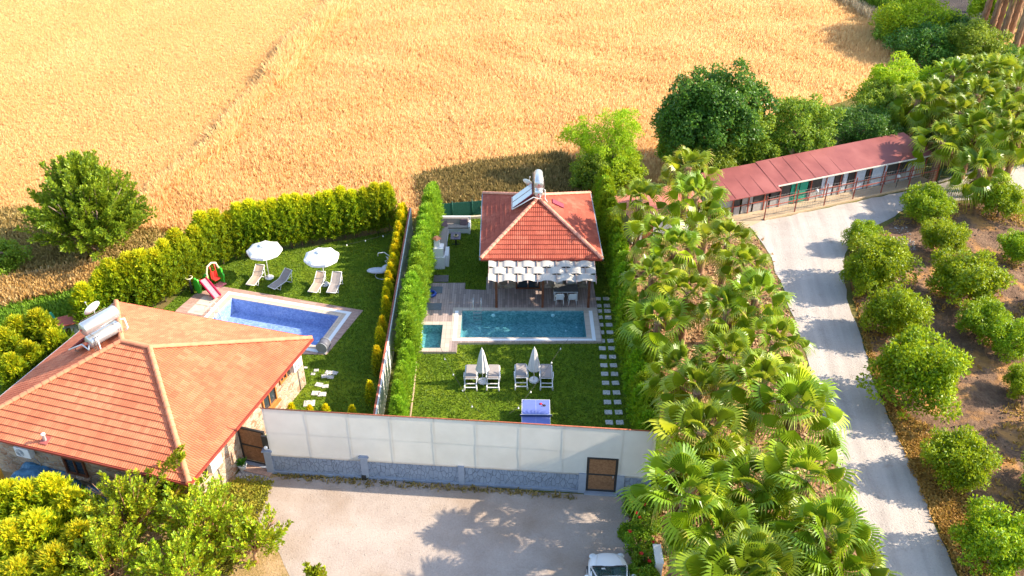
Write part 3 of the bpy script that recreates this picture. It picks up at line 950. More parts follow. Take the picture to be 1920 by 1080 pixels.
def solar(name, label, loc, rz, legz):
    """two tanks stacked along local Y, two collectors sloping down to local -X"""
    t = thing(name, label, 'solar water heater', loc, rz, 'solar water heaters on the roofs')
    for zz, r_, L in ((0.0, .33, 1.75), (.86, .35, 1.95)):
        mb = MB()
        prof = [(0, -L / 2 - .03), (r_ * .9, -L / 2), (r_, -L / 2 + .04), (r_, L / 2 - .04), (r_ * .9, L / 2), (0, L / 2 + .03)]
        M = Matrix.Rotation(R(-90), 4, 'X')
        mb.lathe(prof, 24); mb.v = [tuple(M @ Vector(q)) for q in mb.v]
        o = mb.build('tank', steel, parent=t, loc=(0, 0, zz))
        mb = MB(); mb.tube([(0, -L / 2 - .04, 0), (0, -L / 2 - .09, 0)], .06, 10); mb.build('flange', plain('red flange', (.5, .1, .08)), parent=o)
    mb = MB()
    for y in (-.72, .72):
        mb.tube([(-.42, y, legz), (-.42, y, 1.05)], .02, 5); mb.tube([(.42, y, legz), (.42, y, .35)], .02, 5)
        mb.tube([(-.42, y, .48), (.42, y, .48)], .02, 5); mb.tube([(-.42, y, -.36), (.42, y, -.36)], .02, 5)
        mb.tube([(.42, y, legz + .1), (-.42, y, .48)], .015, 5)
        mb.tube([(-.42, y, -.1), (-1.95, y, -1.32)], .02, 5)
        mb.tube([(-1.95, y, -1.3), (-1.95, y, -1.48)], .02, 5); mb.tube([(-.42, y, legz + .02), (-1.95, y, -1.45)], .02, 5)
    mb.tube([(.42, -.72, .35), (.42, .72, .35)], .02, 5); mb.tube([(-.42, -.72, 1.05), (-.42, .72, 1.05)], .02, 5)
    mb.build('stand', plain('rusty steel stand', (.16, .12, .10), .6), parent=t)
    for yc in (-.47, .47):
        a = Vector((-.45, yc, .02)); b = Vector((-2.0, yc, -1.25))
        mb = MB(); mb.beam(a, b, .9, .09); c = mb.build('collector', plain('maroon collector frame', (.16, .02, .035), .5), parent=t)
        d = (b - a).normalized(); up = Vector((0, 1, 0)).cross(d)
        if up.z < 0: up = -up
        mb = MB(); mb.beam(a + d * .05 + up * .05, b - d * .05 + up * .05, .82, .012); mb.build('glass', plain('pale collector glass', (.42, .47, .52), .12, .6, var=.05), parent=c)
    mb = MB()
    mb.tube([(-2.03, .98, -1.27), (-2.03, -1.0, -1.27), (-1.2, -1.04, -.72), (-.4, -1.02, -.2), (.1, -1.0, -.35), (.12, -.95, -.1)], .04, 7); mb.build('pipe', white, parent=t)
    mb = MB(); mb.tube([(.3, .9, .5), (.35, 1.1, .45), (.42, 1.12, -.1), (.30, 1.0, -.3)], .045, 7); mb.build('pipe', white, parent=t)
    mb = MB(); mb.tube([(.30, -.6, .35), (.5, -.62, .2), (.5, -.62, -.5), (.7, -.7, -.8)], .035, 6); mb.build('pipe', white, parent=t)
    return t
lx, ly = P(194, 626, 5.55)
solar('solar_water_heater', 'large silver solar water heater on the left slope of the salmon roof', (lx, ly, 5.55), R(-34), -1.25)
lx, ly = P(1010, 364, 5.55)
solar('solar_water_heater', 'silver solar water heater with grey collectors on the peak of the red roof', (lx, ly + .75, 5.55), R(0), -.75).scale = (.85, .85, .85)


def dish(loc, rz, label, s=1.0):
    t = thing('satellite_dish', label, 'satellite dish', loc, rz, 'satellite dishes')
    mb = MB(); prof = [(0, 0), (.15, .01), (.3, .05), (.42, .11), (.43, .12), (.42, .13), (.3, .07), (.15, .03), (0, .02)]
    mb.lathe(prof, 20); M = Matrix.Rotation(R(60), 4, 'Y'); mb.v = [tuple(M @ Vector(q) * s + Vector((0, 0, .9))) for q in mb.v]
    mb.build('reflector', white, parent=t)
    mb = MB(); mb.tube([(0, 0, 0), (0, 0, .9)], .025, 6); mb.tube([(0, 0, .8), (.35 * s, 0, .75), (.5 * s, 0, 1.15)], .012, 5); mb.ellipsoid((.5 * s, 0, 1.17), (.05, .05, .05)); mb.build('arm', greyplas, parent=t)
x, y = P(176, 582, 5.0)
dish((x, y, 4.15), R(150), 'white satellite dish beside the large silver tank, in front of a golden conifer', 1.15)
x, y = P(988, 347, 5.3)
dish((x, y, 4.55), R(60), 'small grey satellite dish behind the collectors of the red roof', .8)
# roof hatch on the small house
t = thing('roof_hatch', 'dark red roof hatch on the right slope of the small red roof', 'roof hatch', (*P(1046, 385, 4.25), 4.28))
mb = MB(); M = Matrix.Rotation(R(28), 3, 'Y'); mb.box((0, 0, .08), (.85, .55, .12), M=M); mb.build('lid', plain('maroon lid', (.24, .04, .06), .5), parent=t)
mb = MB(); mb.box((0, 0, -.0), (.78, .48, .12), M=M); mb.build('frame', redgut, parent=t)

# house two front
wall_window(house2, (1.05, wl2[0].y), (1, 0), 1.6, 2.1, 1.2, woodb, sill=False)
wall_window(house2, (3.9, wl2[0].y), (1, 0), 1.4, 1.1, 1.6, woodb)
wall_window(house2, (-1.23 + .0, 53), (0, -1), 1.2, 1.0, 1.6, woodb)

# ---- pergola with woven sails
perg = thing('pergola', 'brown timber pergola woven with beige fabric strips before the small house', 'pergola', (0, 0, 0))
ZB, ZF, YB, YF = 2.78, 2.45, 47.85, 45.95
for x in (-.99, 1.94, 4.85):
    mb = MB(); mb.box((x, 46.5, .16 + 1.1), (.15, .15, 2.2)); mb.build('post', woodb, parent=perg)
mb = MB(); mb.beam((-1.5, 46.5, 2.42), (5.3, 46.5, 2.42), .14, .16); mb.build('beam', woodb, parent=perg)
NR = 12
sail_m = plain('beige canvas', (.45, .41, .355), .85, var=.06)
rx = [-1.45 + k * (6.65 / (NR - 1)) for k in range(NR)]
for x in rx:
    mb = MB(); mb.beam((x, YB, ZB), (x, YF - .14, ZF - .02), .05, .12); mb.build('rafter', plain('pale brown rafter', (.34, .24, .2), .6) if x == rx[0] else bpy.data.materials['pale brown rafter'], parent=perg)
rows = 3
for r_ in range(rows):
    y0 = YF + .05 + (YB - YF) * r_ / rows * .98; y1 = y0 + (YB - YF) / rows * .96
    mb = MB()
    xs = np.linspace(rx[0] - .03, rx[-1] + .03, 133)
    V = []
    for yv in (0, .5, 1):
        yy_ = y0 + (y1 - y0) * yv; zb = ZF + (ZB - ZF) * (yy_ - YF) / (YB - YF)
        for x in xs:
            ph = (x - rx[0]) / (rx[1] - rx[0]) * math.pi / 1.0
            s_ = math.cos(ph + (math.pi if r_ % 2 else 0))
            s_ = math.copysign(abs(s_) ** .55, s_)
            V.append((x, yy_, zb + .035 + .055 * s_ - .015 * (yv == .5)))
    W = len(xs)
    mb.add(V, [(j * W + i, j * W + i + 1, (j + 1) * W + i + 1, (j + 1) * W + i) for j in (0, 1) for i in range(W - 1)], 0, True)
    mb.build('fabric_strip', sail_m, parent=perg)

# ---- front fence
FL, FR = Vector((-12.05, 32.3, 0)), Vector((6.75, 30.72, 0))
fd = (FR - FL).normalized(); fo = Vector((fd.y, -fd.x, 0))          # fo points to the camera
MF = Matrix((fd, fo, Vector((0, 0, 1)))).transposed()
greywall = Mat('blue grey render', .85, .2)
ed = greywall.vor(3.4, greywall.co(scale=(1.5, .2, .7)), 'DISTANCE_TO_EDGE', 'Distance')
ln = greywall.ramp(ed, [(.012, (1, 1, 1)), (.03, (0, 0, 0))])
gb = greywall.ramp(greywall.noise(2.5, 5), [(.3, (.19, .22, .28)), (.7, (.26, .30, .37))])
greywall.base(greywall.mix(ln, gb, (.15, .175, .22))); greywall.bump(ln, .8, .05)
greywall = greywall.m
greyflat = plain('pale grey render', (.25, .28, .34), .8, var=.1, scale=3)
postm = Mat('matt fence post', 1.0, 0.0, color=(.10, .09, .08)).m
screen = Mat('cream screen cloth', .8, .2)
sw = screen.ramp(screen.noise(.8, 4), [(.35, (.63, .58, .515)), (.65, (.69, .64, .575))])
screen.base(sw)
trn = screen.n('ShaderNodeBsdfTranslucent'); screen.l(sw, trn.inputs[0])
mx = screen.n('ShaderNodeMixShader'); mx.inputs[0].default_value = .6
screen.l(screen.b.outputs[0], mx.inputs[1]); screen.l(trn.outputs[0], mx.inputs[2]); screen.l(mx.outputs[0], screen.out.inputs[0])
screen = screen.m
fence = thing('screen_fence', 'grey stone patterned wall topped by a tall cream cloth screen', 'fence', (0, 0, 0))
LF = (FR - FL).length
def fp(s, z=0, o=0): return FL + fd * s + fo * o + Vector((0, 0, z))
s_gate0 = (Vector((3.62, 31.1, 0)) - FL).dot(fd); s_gate1 = (Vector((5.12, 31.0, 0)) - FL).dot(fd)
segs = [(.0, 4.6), (4.95, s_gate0 - .35), (s_gate1 + .35, LF)]
for a, b in segs:
    mb = MB(); mb.box((fp(a) + fp(b)) / 2 + Vector((0, 0, .62)), (b - a, .16, 1.24), M=MF); mb.build('low_wall', greywall, parent=fence)
    mb = MB(); mb.box((fp(a) + fp(b)) / 2 + Vector((0, 0, .09)) + fo * .06, (b - a, .16, .18), M=MF); mb.build('plinth', greyflat, parent=fence)
    mb = MB(); mb.box((fp(a) + fp(b)) / 2 + Vector((0, 0, 1.27)) + fo * .02, (b - a, .10, .055), M=MF); mb.build('coping_rail', dark, parent=fence)
for s_ in (-.1, 4.77, 9.6, s_gate0 - .17, s_gate1 + .17):
    h = 1.5 if s_ < 6 else 1.32
    wd = .36 if s_ != 9.6 else .3
    mb = MB(); mb.box(fp(s_, h / 2), (wd, .32, h), M=MF)
    if s_ < 6:
        mb.box(fp(s_, h + .03), (wd + .14, .44, .07), M=MF); mb.box(fp(s_, h + .09), (wd + .04, .34, .06), M=MF)
    mb.build('pillar', greyflat, parent=fence)
# cloth: main panel with slack, opening over the right gate
def cloth(name, s0, s1, z0, z1):
    ns = max(2, int((s1 - s0) / .12)); nz = 12
    V = []
    for j in range(nz + 1):
        z = z0 + (z1 - z0) * j / nz
        for i in range(ns + 1):
            s_ = s0 + (s1 - s0) * i / ns
            b_ = .004 * math.sin(s_ / 1.9 * math.pi) ** 2 * math.sin(math.pi * min(1, max(0, (z - 1.25) / 3.05)))
            V.append(fp(s_, z, .09 + b_ + -.0 + .006 * mnoise.noise(Vector((s_ * 1.2, z * 1.5, 0)))))
    W = ns + 1
    F = [(j * W + i, j * W + i + 1, (j + 1) * W + i + 1, (j + 1) * W + i) for j in range(nz) for i in range(ns)]
    mb = MB(); mb.add(V, F, 0, True); return mb.build(name, screen, parent=fence)
cloth('cloth_screen', .05, s_gate0, 1.2, 4.3)
cloth('cloth_screen', s_gate0, s_gate1, 2.42, 4.3)
cloth('cloth_screen', s_gate1, LF, 1.2, 4.3)
rust = plain('rust red rail', (.36, .10, .05), .6, var=.3)
mb = MB(); mb.tube([fp(.0, 4.33, .07), fp(LF * .3, 4.31, .07), fp(LF * .6, 4.33, .07), fp(LF, 4.3, .07)], .03, 6); mb.build('top_rail', rust, parent=fence)
mb = MB(); mb.tube([fp(.0, 2.8, .078), fp(LF, 2.75, .078)], .004, 6); mb.build('mid_rail', postm, parent=fence)
for k in range(10):
    s_ = .12 + k * (LF - .3) / 9
    if s_gate0 - .1 < s_ < s_gate1 + .1: s_ = s_gate1 + .12
    mb = MB(); mb.box(fp(s_, 2.78, .075), (.022, .008, 3.05), M=MF); mb.build('fence_post', postm, parent=fence)

# ---- gates
wicker = Mat('brown woven panel', .8, .15)
wv = wicker.n('ShaderNodeTexWave', i_Scale=14.0, i_Distortion=2.0); wicker.l(wicker.co(), wv.inputs['Vector'])
wicker.base(wicker.ramp(wicker.math('ADD', wicker.math('MULTIPLY', wv.outputs['Fac'], .35), wicker.math('MULTIPLY', wicker.noise(9, 4), .65)), [(.25, (.13, .06, .03)), (.55, (.24, .12, .06)), (.8, (.36, .2, .1))]))
wicker = wicker.m
def gate(name, label, a, b, h, z0=.12):
    t = thing(name, label, 'gate', (0, 0, 0))
    a = Vector((*a, 0)); b = Vector((*b, 0)); d = (b - a).normalized(); o = Vector((d.y, -d.x, 0)); M = Matrix((d, o, Vector((0, 0, 1)))).transposed()
    L = (b - a).length; c = (a + b) / 2
    mb = MB()
    for s_ in (-1, 1): mb.box(c + d * s_ * (L / 2 - .06) + Vector((0, 0, z0 + h / 2)), (.12, .12, h), M=M)
    for z in (.04, h * .5, h - .04): mb.box(c + Vector((0, 0, z0 + z)), (L - .24, .10, .08), M=M)
    mb.build('frame', dark, parent=t)
    for z in (h * .27, h * .74):
        mb = MB(); mb.box(c + Vector((0, 0, z0 + z)) + o * .02, (L - .24, .05, h * .42), M=M); mb.build('woven_panel', wicker, parent=t)
    mb = MB(); mb.box(c + Vector((0, 0, z0 / 2)) + o * .05, (L + .1, .4, z0), M=M); mb.build('threshold', greyflat, parent=t)
    mb = MB(); mb.tube([c + d * (L / 2 - .2) + o * .1 + Vector((0, 0, z0 + .95)), c + d * (L / 2 - .2) + o * .1 + Vector((0, 0, z0 + 1.15))], .02, 6); mb.build('handle', steel, parent=t)
    return t
g0 = fp(s_gate0, 0, .02); g1 = fp(s_gate1, 0, .02)
gate('woven_gate', 'dark framed reddish brown woven gate in the screen fence near the palms', (g0.x, g0.y), (g1.x, g1.y), 2.25)
gate('woven_gate', 'golden brown woven gate between the stone house wall and the grey pillar', (-13.72, 33.05), (-12.28, 32.62), 2.3)
# porch lamp / black box on pillar beside the left gate
t = thing('gate_intercom', 'black panel with a round white lamp beside the golden brown gate', 'gate lamp', (0, 0, 0))
mb = MB(); mb.box(fp(-.12, 2.0, .0), (.34, .1, .9), M=MF); mb.build('panel', dark, parent=t, bevel=.02)
mb = MB(); q = fp(-.12, 1.75, .12); mb.ellipsoid(q, (.1, .08, .1)); mb.build('lamp_globe', white, parent=t)
# doorstep and doormat
t = thing('doorstep', 'pinkish tiled doorstep before the golden brown gate', 'doorstep', (0, 0, 0))
dd = Vector((1.44, -.43)).normalized(); do = Vector((-dd.y * -1, -dd.x)); do = Vector((dd.y, -dd.x))
a = Vector((-13.6, 32.95)); q = [a, a + dd * 1.65, a + dd * 1.65 + do * .62, a + do * .62]
mb = MB(); mb.prism([(v_.x, v_.y) for v_ in q][::-1], .0, .10); mb.build('tread', tilemat('terracotta paving', (.42, .27, .2), .16, ang=R(17)), parent=t)
a2 = a + do * .63; q = [a2, a2 + dd * 1.65, a2 + dd * 1.65 + do * .5, a2 + do * .5]
mb = MB(); mb.prism([(v_.x, v_.y) for v_ in q][::-1], .0, .06); mb.build('pebble_strip', stonewall_mat('pebble mosaic', [(.14, .13, .13), (.4, .38, .36), (.62, .6, .56)], 14, (.2, .19, .18)), parent=t)

# ---- dividing wall between the two gardens
dw = thing('garden_wall', 'whitewashed dividing wall with a rusty top edge between the two lawns', 'wall', (0, 0, 0))
ww = Mat('weathered white render', .9, .15)
ww.base(ww.mix(ww.ramp(ww.noise(1.4, 6, rough=.7), [(.55, (0, 0, 0)), (.70, (.6, .6, .6))]), (.80, .78, .74), (.50, .44, .37))); ww = ww.m
mb = MB(); mb.prism([(-7.12, 33.1), (-6.94, 33.1), (-7.20, 56.2), (-7.38, 56.2)], 0, 2.0); mb.build('wall', ww, parent=dw)
mb = MB(); mb.beam((-7.06, 33.1, 2.03), (-7.32, 56.2, 2.03), .10, .04); mb.build('wall_cap', rust, parent=dw)
# low log edging in the bright hedge bed
t = thing('bed_edging', 'thin brown timber edging along the bright green hedge bed', 'edging', (0, 0, 0))
mb = MB(); a = V3(780, 680, .1); b = V3(768, 785, .1); mb.tube([a, (a + b) / 2 + Vector((.03, 0, 0)), b], .07, 7); mb.build('log', plain('weathered log', (.33, .23, .15), .9), parent=t)

# ---- green mesh fence behind the sofa
meshg = plain('green fence mesh', (.02, .10, .07), .7, var=.3, scale=20)
t = thing('mesh_fence', 'dark green mesh fence with posts behind the corner sofa', 'fence', (0, 0, 0))
fa, fb = V3(822, 415, 0), V3(906, 405, 0)
fa, fb = Vector((-5.9, 58.2, 0)), Vector((-1.5, 58.9, 0))
mb = MB(); mb.beam(fa + Vector((0, 0, .62)), fb + Vector((0, 0, .62)), .03, 1.15); mb.build('mesh_panel', meshg, parent=t)
for k in range(4):
    q = fa.lerp(fb, k / 3); mb = MB(); mb.tube([q, q + Vector((0, 0, 1.35))], .035, 6); mb.build('fence_post', meshg, parent=t)
# pale kerb before it
t = thing('kerb_stone', 'pale low kerb at the foot of the green mesh fence', 'kerb', (0, 0, 0))
mb = MB(); mb.beam((-4.3, 58.0, .1), (-1.6, 58.4, .1), .2, .2); mb.build('kerb', pale, parent=t)

# ---- kennel shed
redsheet = Mat('red painted roofing', .55, .35)
redsheet.base(redsheet.ramp(redsheet.noise(.5, 5), [(.3, (.17, .042, .036)), (.5, (.225, .06, .05)), (.7, (.28, .085, .07))])); rsb = redsheet.noise(20, 2)
redsheet = redsheet.m
ctr = thing('kennel_shed', 'long low kennel shed with a dull red sheet roof and mesh fronted runs', 'shed', (0, 0, 0))
SA, SB = Vector((15.35, 57.25, 0)), Vector((33.5, 64.3, 0))
sdv = (SB - SA).normalized(); sb = Vector((-sdv.y, sdv.x, 0)); SL = (SB - SA).length
MS = Matrix((sdv, sb, Vector((0, 0, 1)))).transposed()
def sp_(s, o, z): return SA + sdv * s + sb * o + Vector((0, 0, z))
def slab(name, c4, th, mat, parent):
    mb = MB(); lo = [v_ - Vector((0, 0, th)) for v_ in c4]
    mb.add([*lo, *c4], [(3, 2, 1, 0), (4, 5, 6, 7), (0, 1, 5, 4), (1, 2, 6, 5), (2, 3, 7, 6), (3, 0, 4, 7)]); return mb.build(name, mat, parent=parent)
o0 = .35
slab('roof', [sp_(4.7, o0, 2.15), sp_(SL + .2, o0 - .1, 2.2), sp_(SL - .6, 3.3, 2.95), sp_(4.7, 3.2, 2.85)], .06, redsheet, ctr)
slab('porch_roof', [sp_(-.1, -.15, 2.02), sp_(4.9, -.15, 2.02), sp_(4.9, 3.15, 2.79), sp_(-.1, 3.15, 2.79)], .06, redsheet, ctr)
for k in range(16):
    s_ = 1.0 + k * 1.22; z0_, z1_ = (2.04, 2.79) if s_ < 4.8 else (2.18, 2.93)
    mb = MB(); mb.beam(sp_(s_, -.1 if s_ < 4.8 else .38, z0_ + .02), sp_(s_, 3.1, z1_ - (.03 if s_ < 4.8 else .08)), .03, .012); mb.build('roof_seam', redsheet, parent=ctr)
mb = MB(); mb.beam(sp_(4.9, o0 - .05, 2.13), sp_(SL + .2, o0 - .15, 2.18), .05, .10); mb.build('fascia', plain('cream fascia', (.6, .55, .46)), parent=ctr)
mb = MB(); mb.box(sp_(SL / 2, 3.0, 1.35), (SL - .6, .12, 2.7), M=MS); mb.build('rear_wall', plain('grey block wall', (.36, .34, .31), .9), parent=ctr)
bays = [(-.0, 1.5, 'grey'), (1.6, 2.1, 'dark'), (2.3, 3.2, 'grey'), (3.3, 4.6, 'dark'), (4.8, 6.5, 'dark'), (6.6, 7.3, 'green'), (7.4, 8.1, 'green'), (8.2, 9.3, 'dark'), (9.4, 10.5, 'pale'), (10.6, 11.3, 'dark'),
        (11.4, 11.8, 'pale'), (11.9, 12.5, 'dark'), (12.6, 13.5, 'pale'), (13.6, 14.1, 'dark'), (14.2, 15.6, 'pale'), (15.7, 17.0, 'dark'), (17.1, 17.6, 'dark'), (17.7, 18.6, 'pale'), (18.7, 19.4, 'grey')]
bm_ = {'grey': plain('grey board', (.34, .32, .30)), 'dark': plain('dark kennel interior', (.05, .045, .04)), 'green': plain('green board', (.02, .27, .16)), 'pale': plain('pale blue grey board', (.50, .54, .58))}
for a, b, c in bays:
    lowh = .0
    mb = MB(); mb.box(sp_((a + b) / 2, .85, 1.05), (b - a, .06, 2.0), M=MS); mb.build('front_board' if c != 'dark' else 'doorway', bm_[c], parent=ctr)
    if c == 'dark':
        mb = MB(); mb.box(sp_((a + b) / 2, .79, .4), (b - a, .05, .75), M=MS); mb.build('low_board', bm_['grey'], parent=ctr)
brick = plain('red steel frame', (.33, .08, .05), .6, var=.3)
for k in range(15):
    s_ = .05 + k * (SL - .1) / 14
    mb = MB(); mb.box(sp_(s_, .74, 1.07), (.07, .07, 2.1), M=MS); mb.build('frame_post', brick, parent=ctr)
mb = MB(); mb.beam(sp_(0, .72, .82), sp_(SL, .72, .82), .05, .06); mb.build('frame_rail', brick, parent=ctr)
# enclosure in front: kerb, posts, rail and wire
enc = thing('run_fence', 'rusty post and wire run fence on a pale kerb before the kennel shed', 'fence', (0, 0, 0))
KA, KB = V3(1432, 413), V3(1752, 343)
mb = MB(); mb.beam(KA + Vector((0, 0, .08)), KB + Vector((0, 0, .08)), .18, .16); mb.build('kerb', plain('sandy kerb', (.50, .36, .22)), parent=enc)
for k in range(7):
    q = KA.lerp(KB, k / 6); mb = MB(); mb.box(q + Vector((0, 0, 1.0)), (.07, .07, 2.0)); mb.build('fence_post', brick, parent=enc)
mb = MB(); mb.beam(KA + Vector((0, 0, 1.15)), KB + Vector((0, 0, 1.15)), .05, .05); mb.build('rail', brick, parent=enc)
wire = plain('grey wire', (.35, .33, .3), .5)
mb = MB(); dK = (KB - KA); nK = 64
for k in range(nK + 1):
    q = KA + dK * k / nK; mb.beam(q + Vector((0, 0, .16)), q + Vector((0, 0, 1.95)), .008, .008)
for j in range(9):
    z = .2 + j * .21; mb.beam(KA + Vector((0, 0, z)), KB + Vector((0, 0, z)), .008, .008)
mb.build('wire_mesh', wire, parent=enc)
sheet('run_floor', [tuple(KA.to_2d()), tuple(KB.to_2d()), tuple(sp_(SL, .8, 0).to_2d()), tuple(sp_(0, .8, 0).to_2d()), tuple((SA + Vector((.6, -1.5, 0))).to_2d())], .03, sheet_mat('sandy floor', [(.3, (.36, .27, .17)), (.7, (.52, .40, .27))], .8))
for i, (px, py) in enumerate(((1532, 358), (1685, 331))):
    x, y = P(px, py, 1.0)
    t = thing('run_lamp', ['small white globe lamp on a post before the green boards', 'small white globe lamp on a post at the far end of the runs'][i], 'lamp', (x, y, 0), 0, 'globe lamps in the kennel runs')
    mb = MB(); mb.tube([(0, 0, 0), (0, 0, .9)], .025, 6); mb.build('post', dark, parent=t)
    mb = MB(); mb.ellipsoid((0, 0, 1.02), (.14, .14, .14)); mb.build('lamp_globe', white, parent=t)
# second fence run continuing right in green wire
t = thing('wire_fence', 'low green wire fence running right from the kennel shed', 'fence', (0, 0, 0))
qa, qb = V3(1758, 342), V3(1925, 292)
mb = MB()
for k in range(9):
    q = qa.lerp(qb, k / 8); mb.tube([q, q + Vector((0, 0, 1.2))], .03, 5)
mb.build('fence_post', meshg, parent=t)
mb = MB()
for j in range(6): mb.beam(qa + Vector((0, 0, .1 + j * .2)), qb + Vector((0, 0, .1 + j * .2)), .015, .015)
for k in range(60):
    q = qa.lerp(qb, k / 59); mb.beam(q + Vector((0, 0, .1)), q + Vector((0, 0, 1.1)), .01, .01)
mb.build('wire_mesh', meshg, parent=t)
mb = MB(); mb.beam(qa + Vector((0, 0, .06)), qb + Vector((0, 0, .06)), .15, .12); mb.build('kerb', pale, parent=t)
# small outbuilding between the palms and the small house
ob = thing('outbuilding', 'small white outbuilding with a salmon sheet roof half hidden by palms', 'shed', (0, 0, 0))
OA = Vector((8.6, 54.2, 0)); OB = Vector((13.8, 56.3, 0)); od = (OB - OA).normalized(); oo = Vector((-od.y, od.x, 0))
MO = Matrix((od, oo, Vector((0, 0, 1)))).transposed(); OL = (OB - OA).length
mb = MB(); mb.box((OA + OB) / 2 + oo * 1.5 + Vector((0, 0, 1.0)), (OL, 2.6, 2.0), M=MO); mb.build('wall', white, parent=ob)
slab('roof', [OA - od * .2 + Vector((0, 0, 2.0)), OB + od * .2 + Vector((0, 0, 2.0)), OB + od * .2 + oo * 3.1 + Vector((0, 0, 2.5)), OA - od * .2 + oo * 3.1 + Vector((0, 0, 2.5))], .07, plain('salmon sheet roof', (.50, .16, .11), .6), ob)
mb = MB(); mb.box(OA + od * 1.2 + oo * .17 + Vector((0, 0, .95)), (.8, .06, 1.9), M=MO); mb.build('door', woodb, parent=ob)
# little kennel box behind the big house
kx, ky = P(130, 622, 0)
kb = thing('dog_kennel', 'tiny grey kennel with a red roof behind the large house', 'kennel', (kx, ky, 0), R(25))
mb = MB(); mb.box((0, 0, .4), (1.1, .8, .8)); mb.build('wall', greyflat, parent=kb)
mb = MB(); mb.prism([(-.7, -.55), (.7, -.55), (.7, .55), (-.7, .55)], .8, .86); mb.build('roof', plain('small red roof', (.5, .1, .06)), parent=kb)
mb = MB(); mb.box((0, -.41, .3), (.35, .03, .5)); mb.build('doorway', dark, parent=kb)
gx_, gy_ = P(110, 618, 0)
t = thing('green_post', 'slanting green post by the tiny kennel', 'post', (gx_, gy_, 0)); mb = MB(); mb.tube([(.25, 0, 0), (-.15, 0, 1.3)], .07, 8); mb.build('post', plain('green paint', (.02, .30, .16)), parent=t)
mb = MB(); mb.prism([(.2, -.1), (1.0, .2), (.9, .5), (.1, .2)], .05, .12); mb.build('foot_plate', plain('grey green board', (.2, .3, .25)), parent=t)
# long low concrete kerb/wall on the bank at far left
t = thing('bank_wall', 'low weathered stone wall along the dry bank at the far left', 'wall', (0, 0, 0))
mb = MB(); q = [V3(-60, 542, .25), V3(0, 528, .25), V3(100, 510, .25), V3(190, 497, .25)]
for a, b in zip(q, q[1:]): mb.beam(a, b + (b - a).normalized() * .03, .35, .5)
mb.build('wall', plain('weathered stone', (.26, .21, .16), .9, var=.3, scale=2), parent=t)
# ================================================================== GARDEN OBJECTS
canvas = plain('white canvas', (.74, .73, .70), .85, var=.04)
alu = plain('white powder coated metal', (.74, .73, .71), .4, var=.05)
sling_w = plain('sand sling fabric', (.44, .33, .25), .85, var=.08)
sling_g = plain('taupe sling fabric', (.30, .26, .24), .85, var=.08)
plastic = plain('white resin', (.70, .69, .68), .45, var=.05)


def parasol(loc, rz, label):
    t = thing('parasol', label, 'parasol', loc, rz, 'open white parasols on the lawn by the blue pool')
    mb = MB(); mb.tube([(0, 0, .05), (0, 0, 2.62)], .025, 8); mb.build('pole', alu, parent=t)
    mb = MB(); mb.lathe([(0, 0), (.30, 0), (.31, .04), (.27, .09), (.07, .11), (.05, .25), (0, .25)], 20); mb.build('base', plastic, parent=t)
    n = 8; mb = MB(); V = [(0, 0, 2.62)]; rr = 1.16
    for lv, (r_, z) in enumerate(((.45, 2.49), (.85, 2.33), (1.0, 2.24))):
        for k in range(n * 2):
            a = math.pi * k / n
            q = r_ * rr * (1 if k % 2 == 0 else math.cos(math.pi / n))
            V.append((q * math.cos(a), q * math.sin(a), z - (.02 * lv if k % 2 else 0)))
    m_ = n * 2
    F = [(0, 1 + k, 1 + (k + 1) % m_) for k in range(m_)]
    for lv in range(2):
        F += [(1 + lv * m_ + k, 1 + (lv + 1) * m_ + k, 1 + (lv + 1) * m_ + (k + 1) % m_, 1 + lv * m_ + (k + 1) % m_) for k in range(m_)]
    mb.add(V, F)
    c = mb.build('canopy', canvas, parent=t)
    mb = MB(); b = 1 + 2 * m_; top = V[b:b + m_]
    mb.add(top + [(x * 1.0, y * 1.0, z - .17) for x, y, z in top], [(k, m_ + k, m_ + (k + 1) % m_, (k + 1) % m_) for k in range(m_)]); mb.build('valance', canvas, parent=c)
    mb = MB(); mb.lathe([(.0, 2.74), (.06, 2.72), (.28, 2.62), (.30, 2.58)], 8, sm=False); mb.build('vent_cap', canvas, parent=c)
    for k in range(n):
        a = 2 * math.pi * k / n
        mb = MB(); mb.tube([(0.03 * math.cos(a), .03 * math.sin(a), 2.56), (1.14 * math.cos(a), 1.14 * math.sin(a), 2.2)], .010, 4); mb.build('rib', alu, parent=t)
    return t
x, y = P(505, 521); parasol((x, y, 0), R(10), 'open white parasol on the left, beside the sand coloured lounger near the hedge')
x, y = P(610, 534); parasol((x, y, 0), R(22), 'open white parasol on the right, between two loungers')


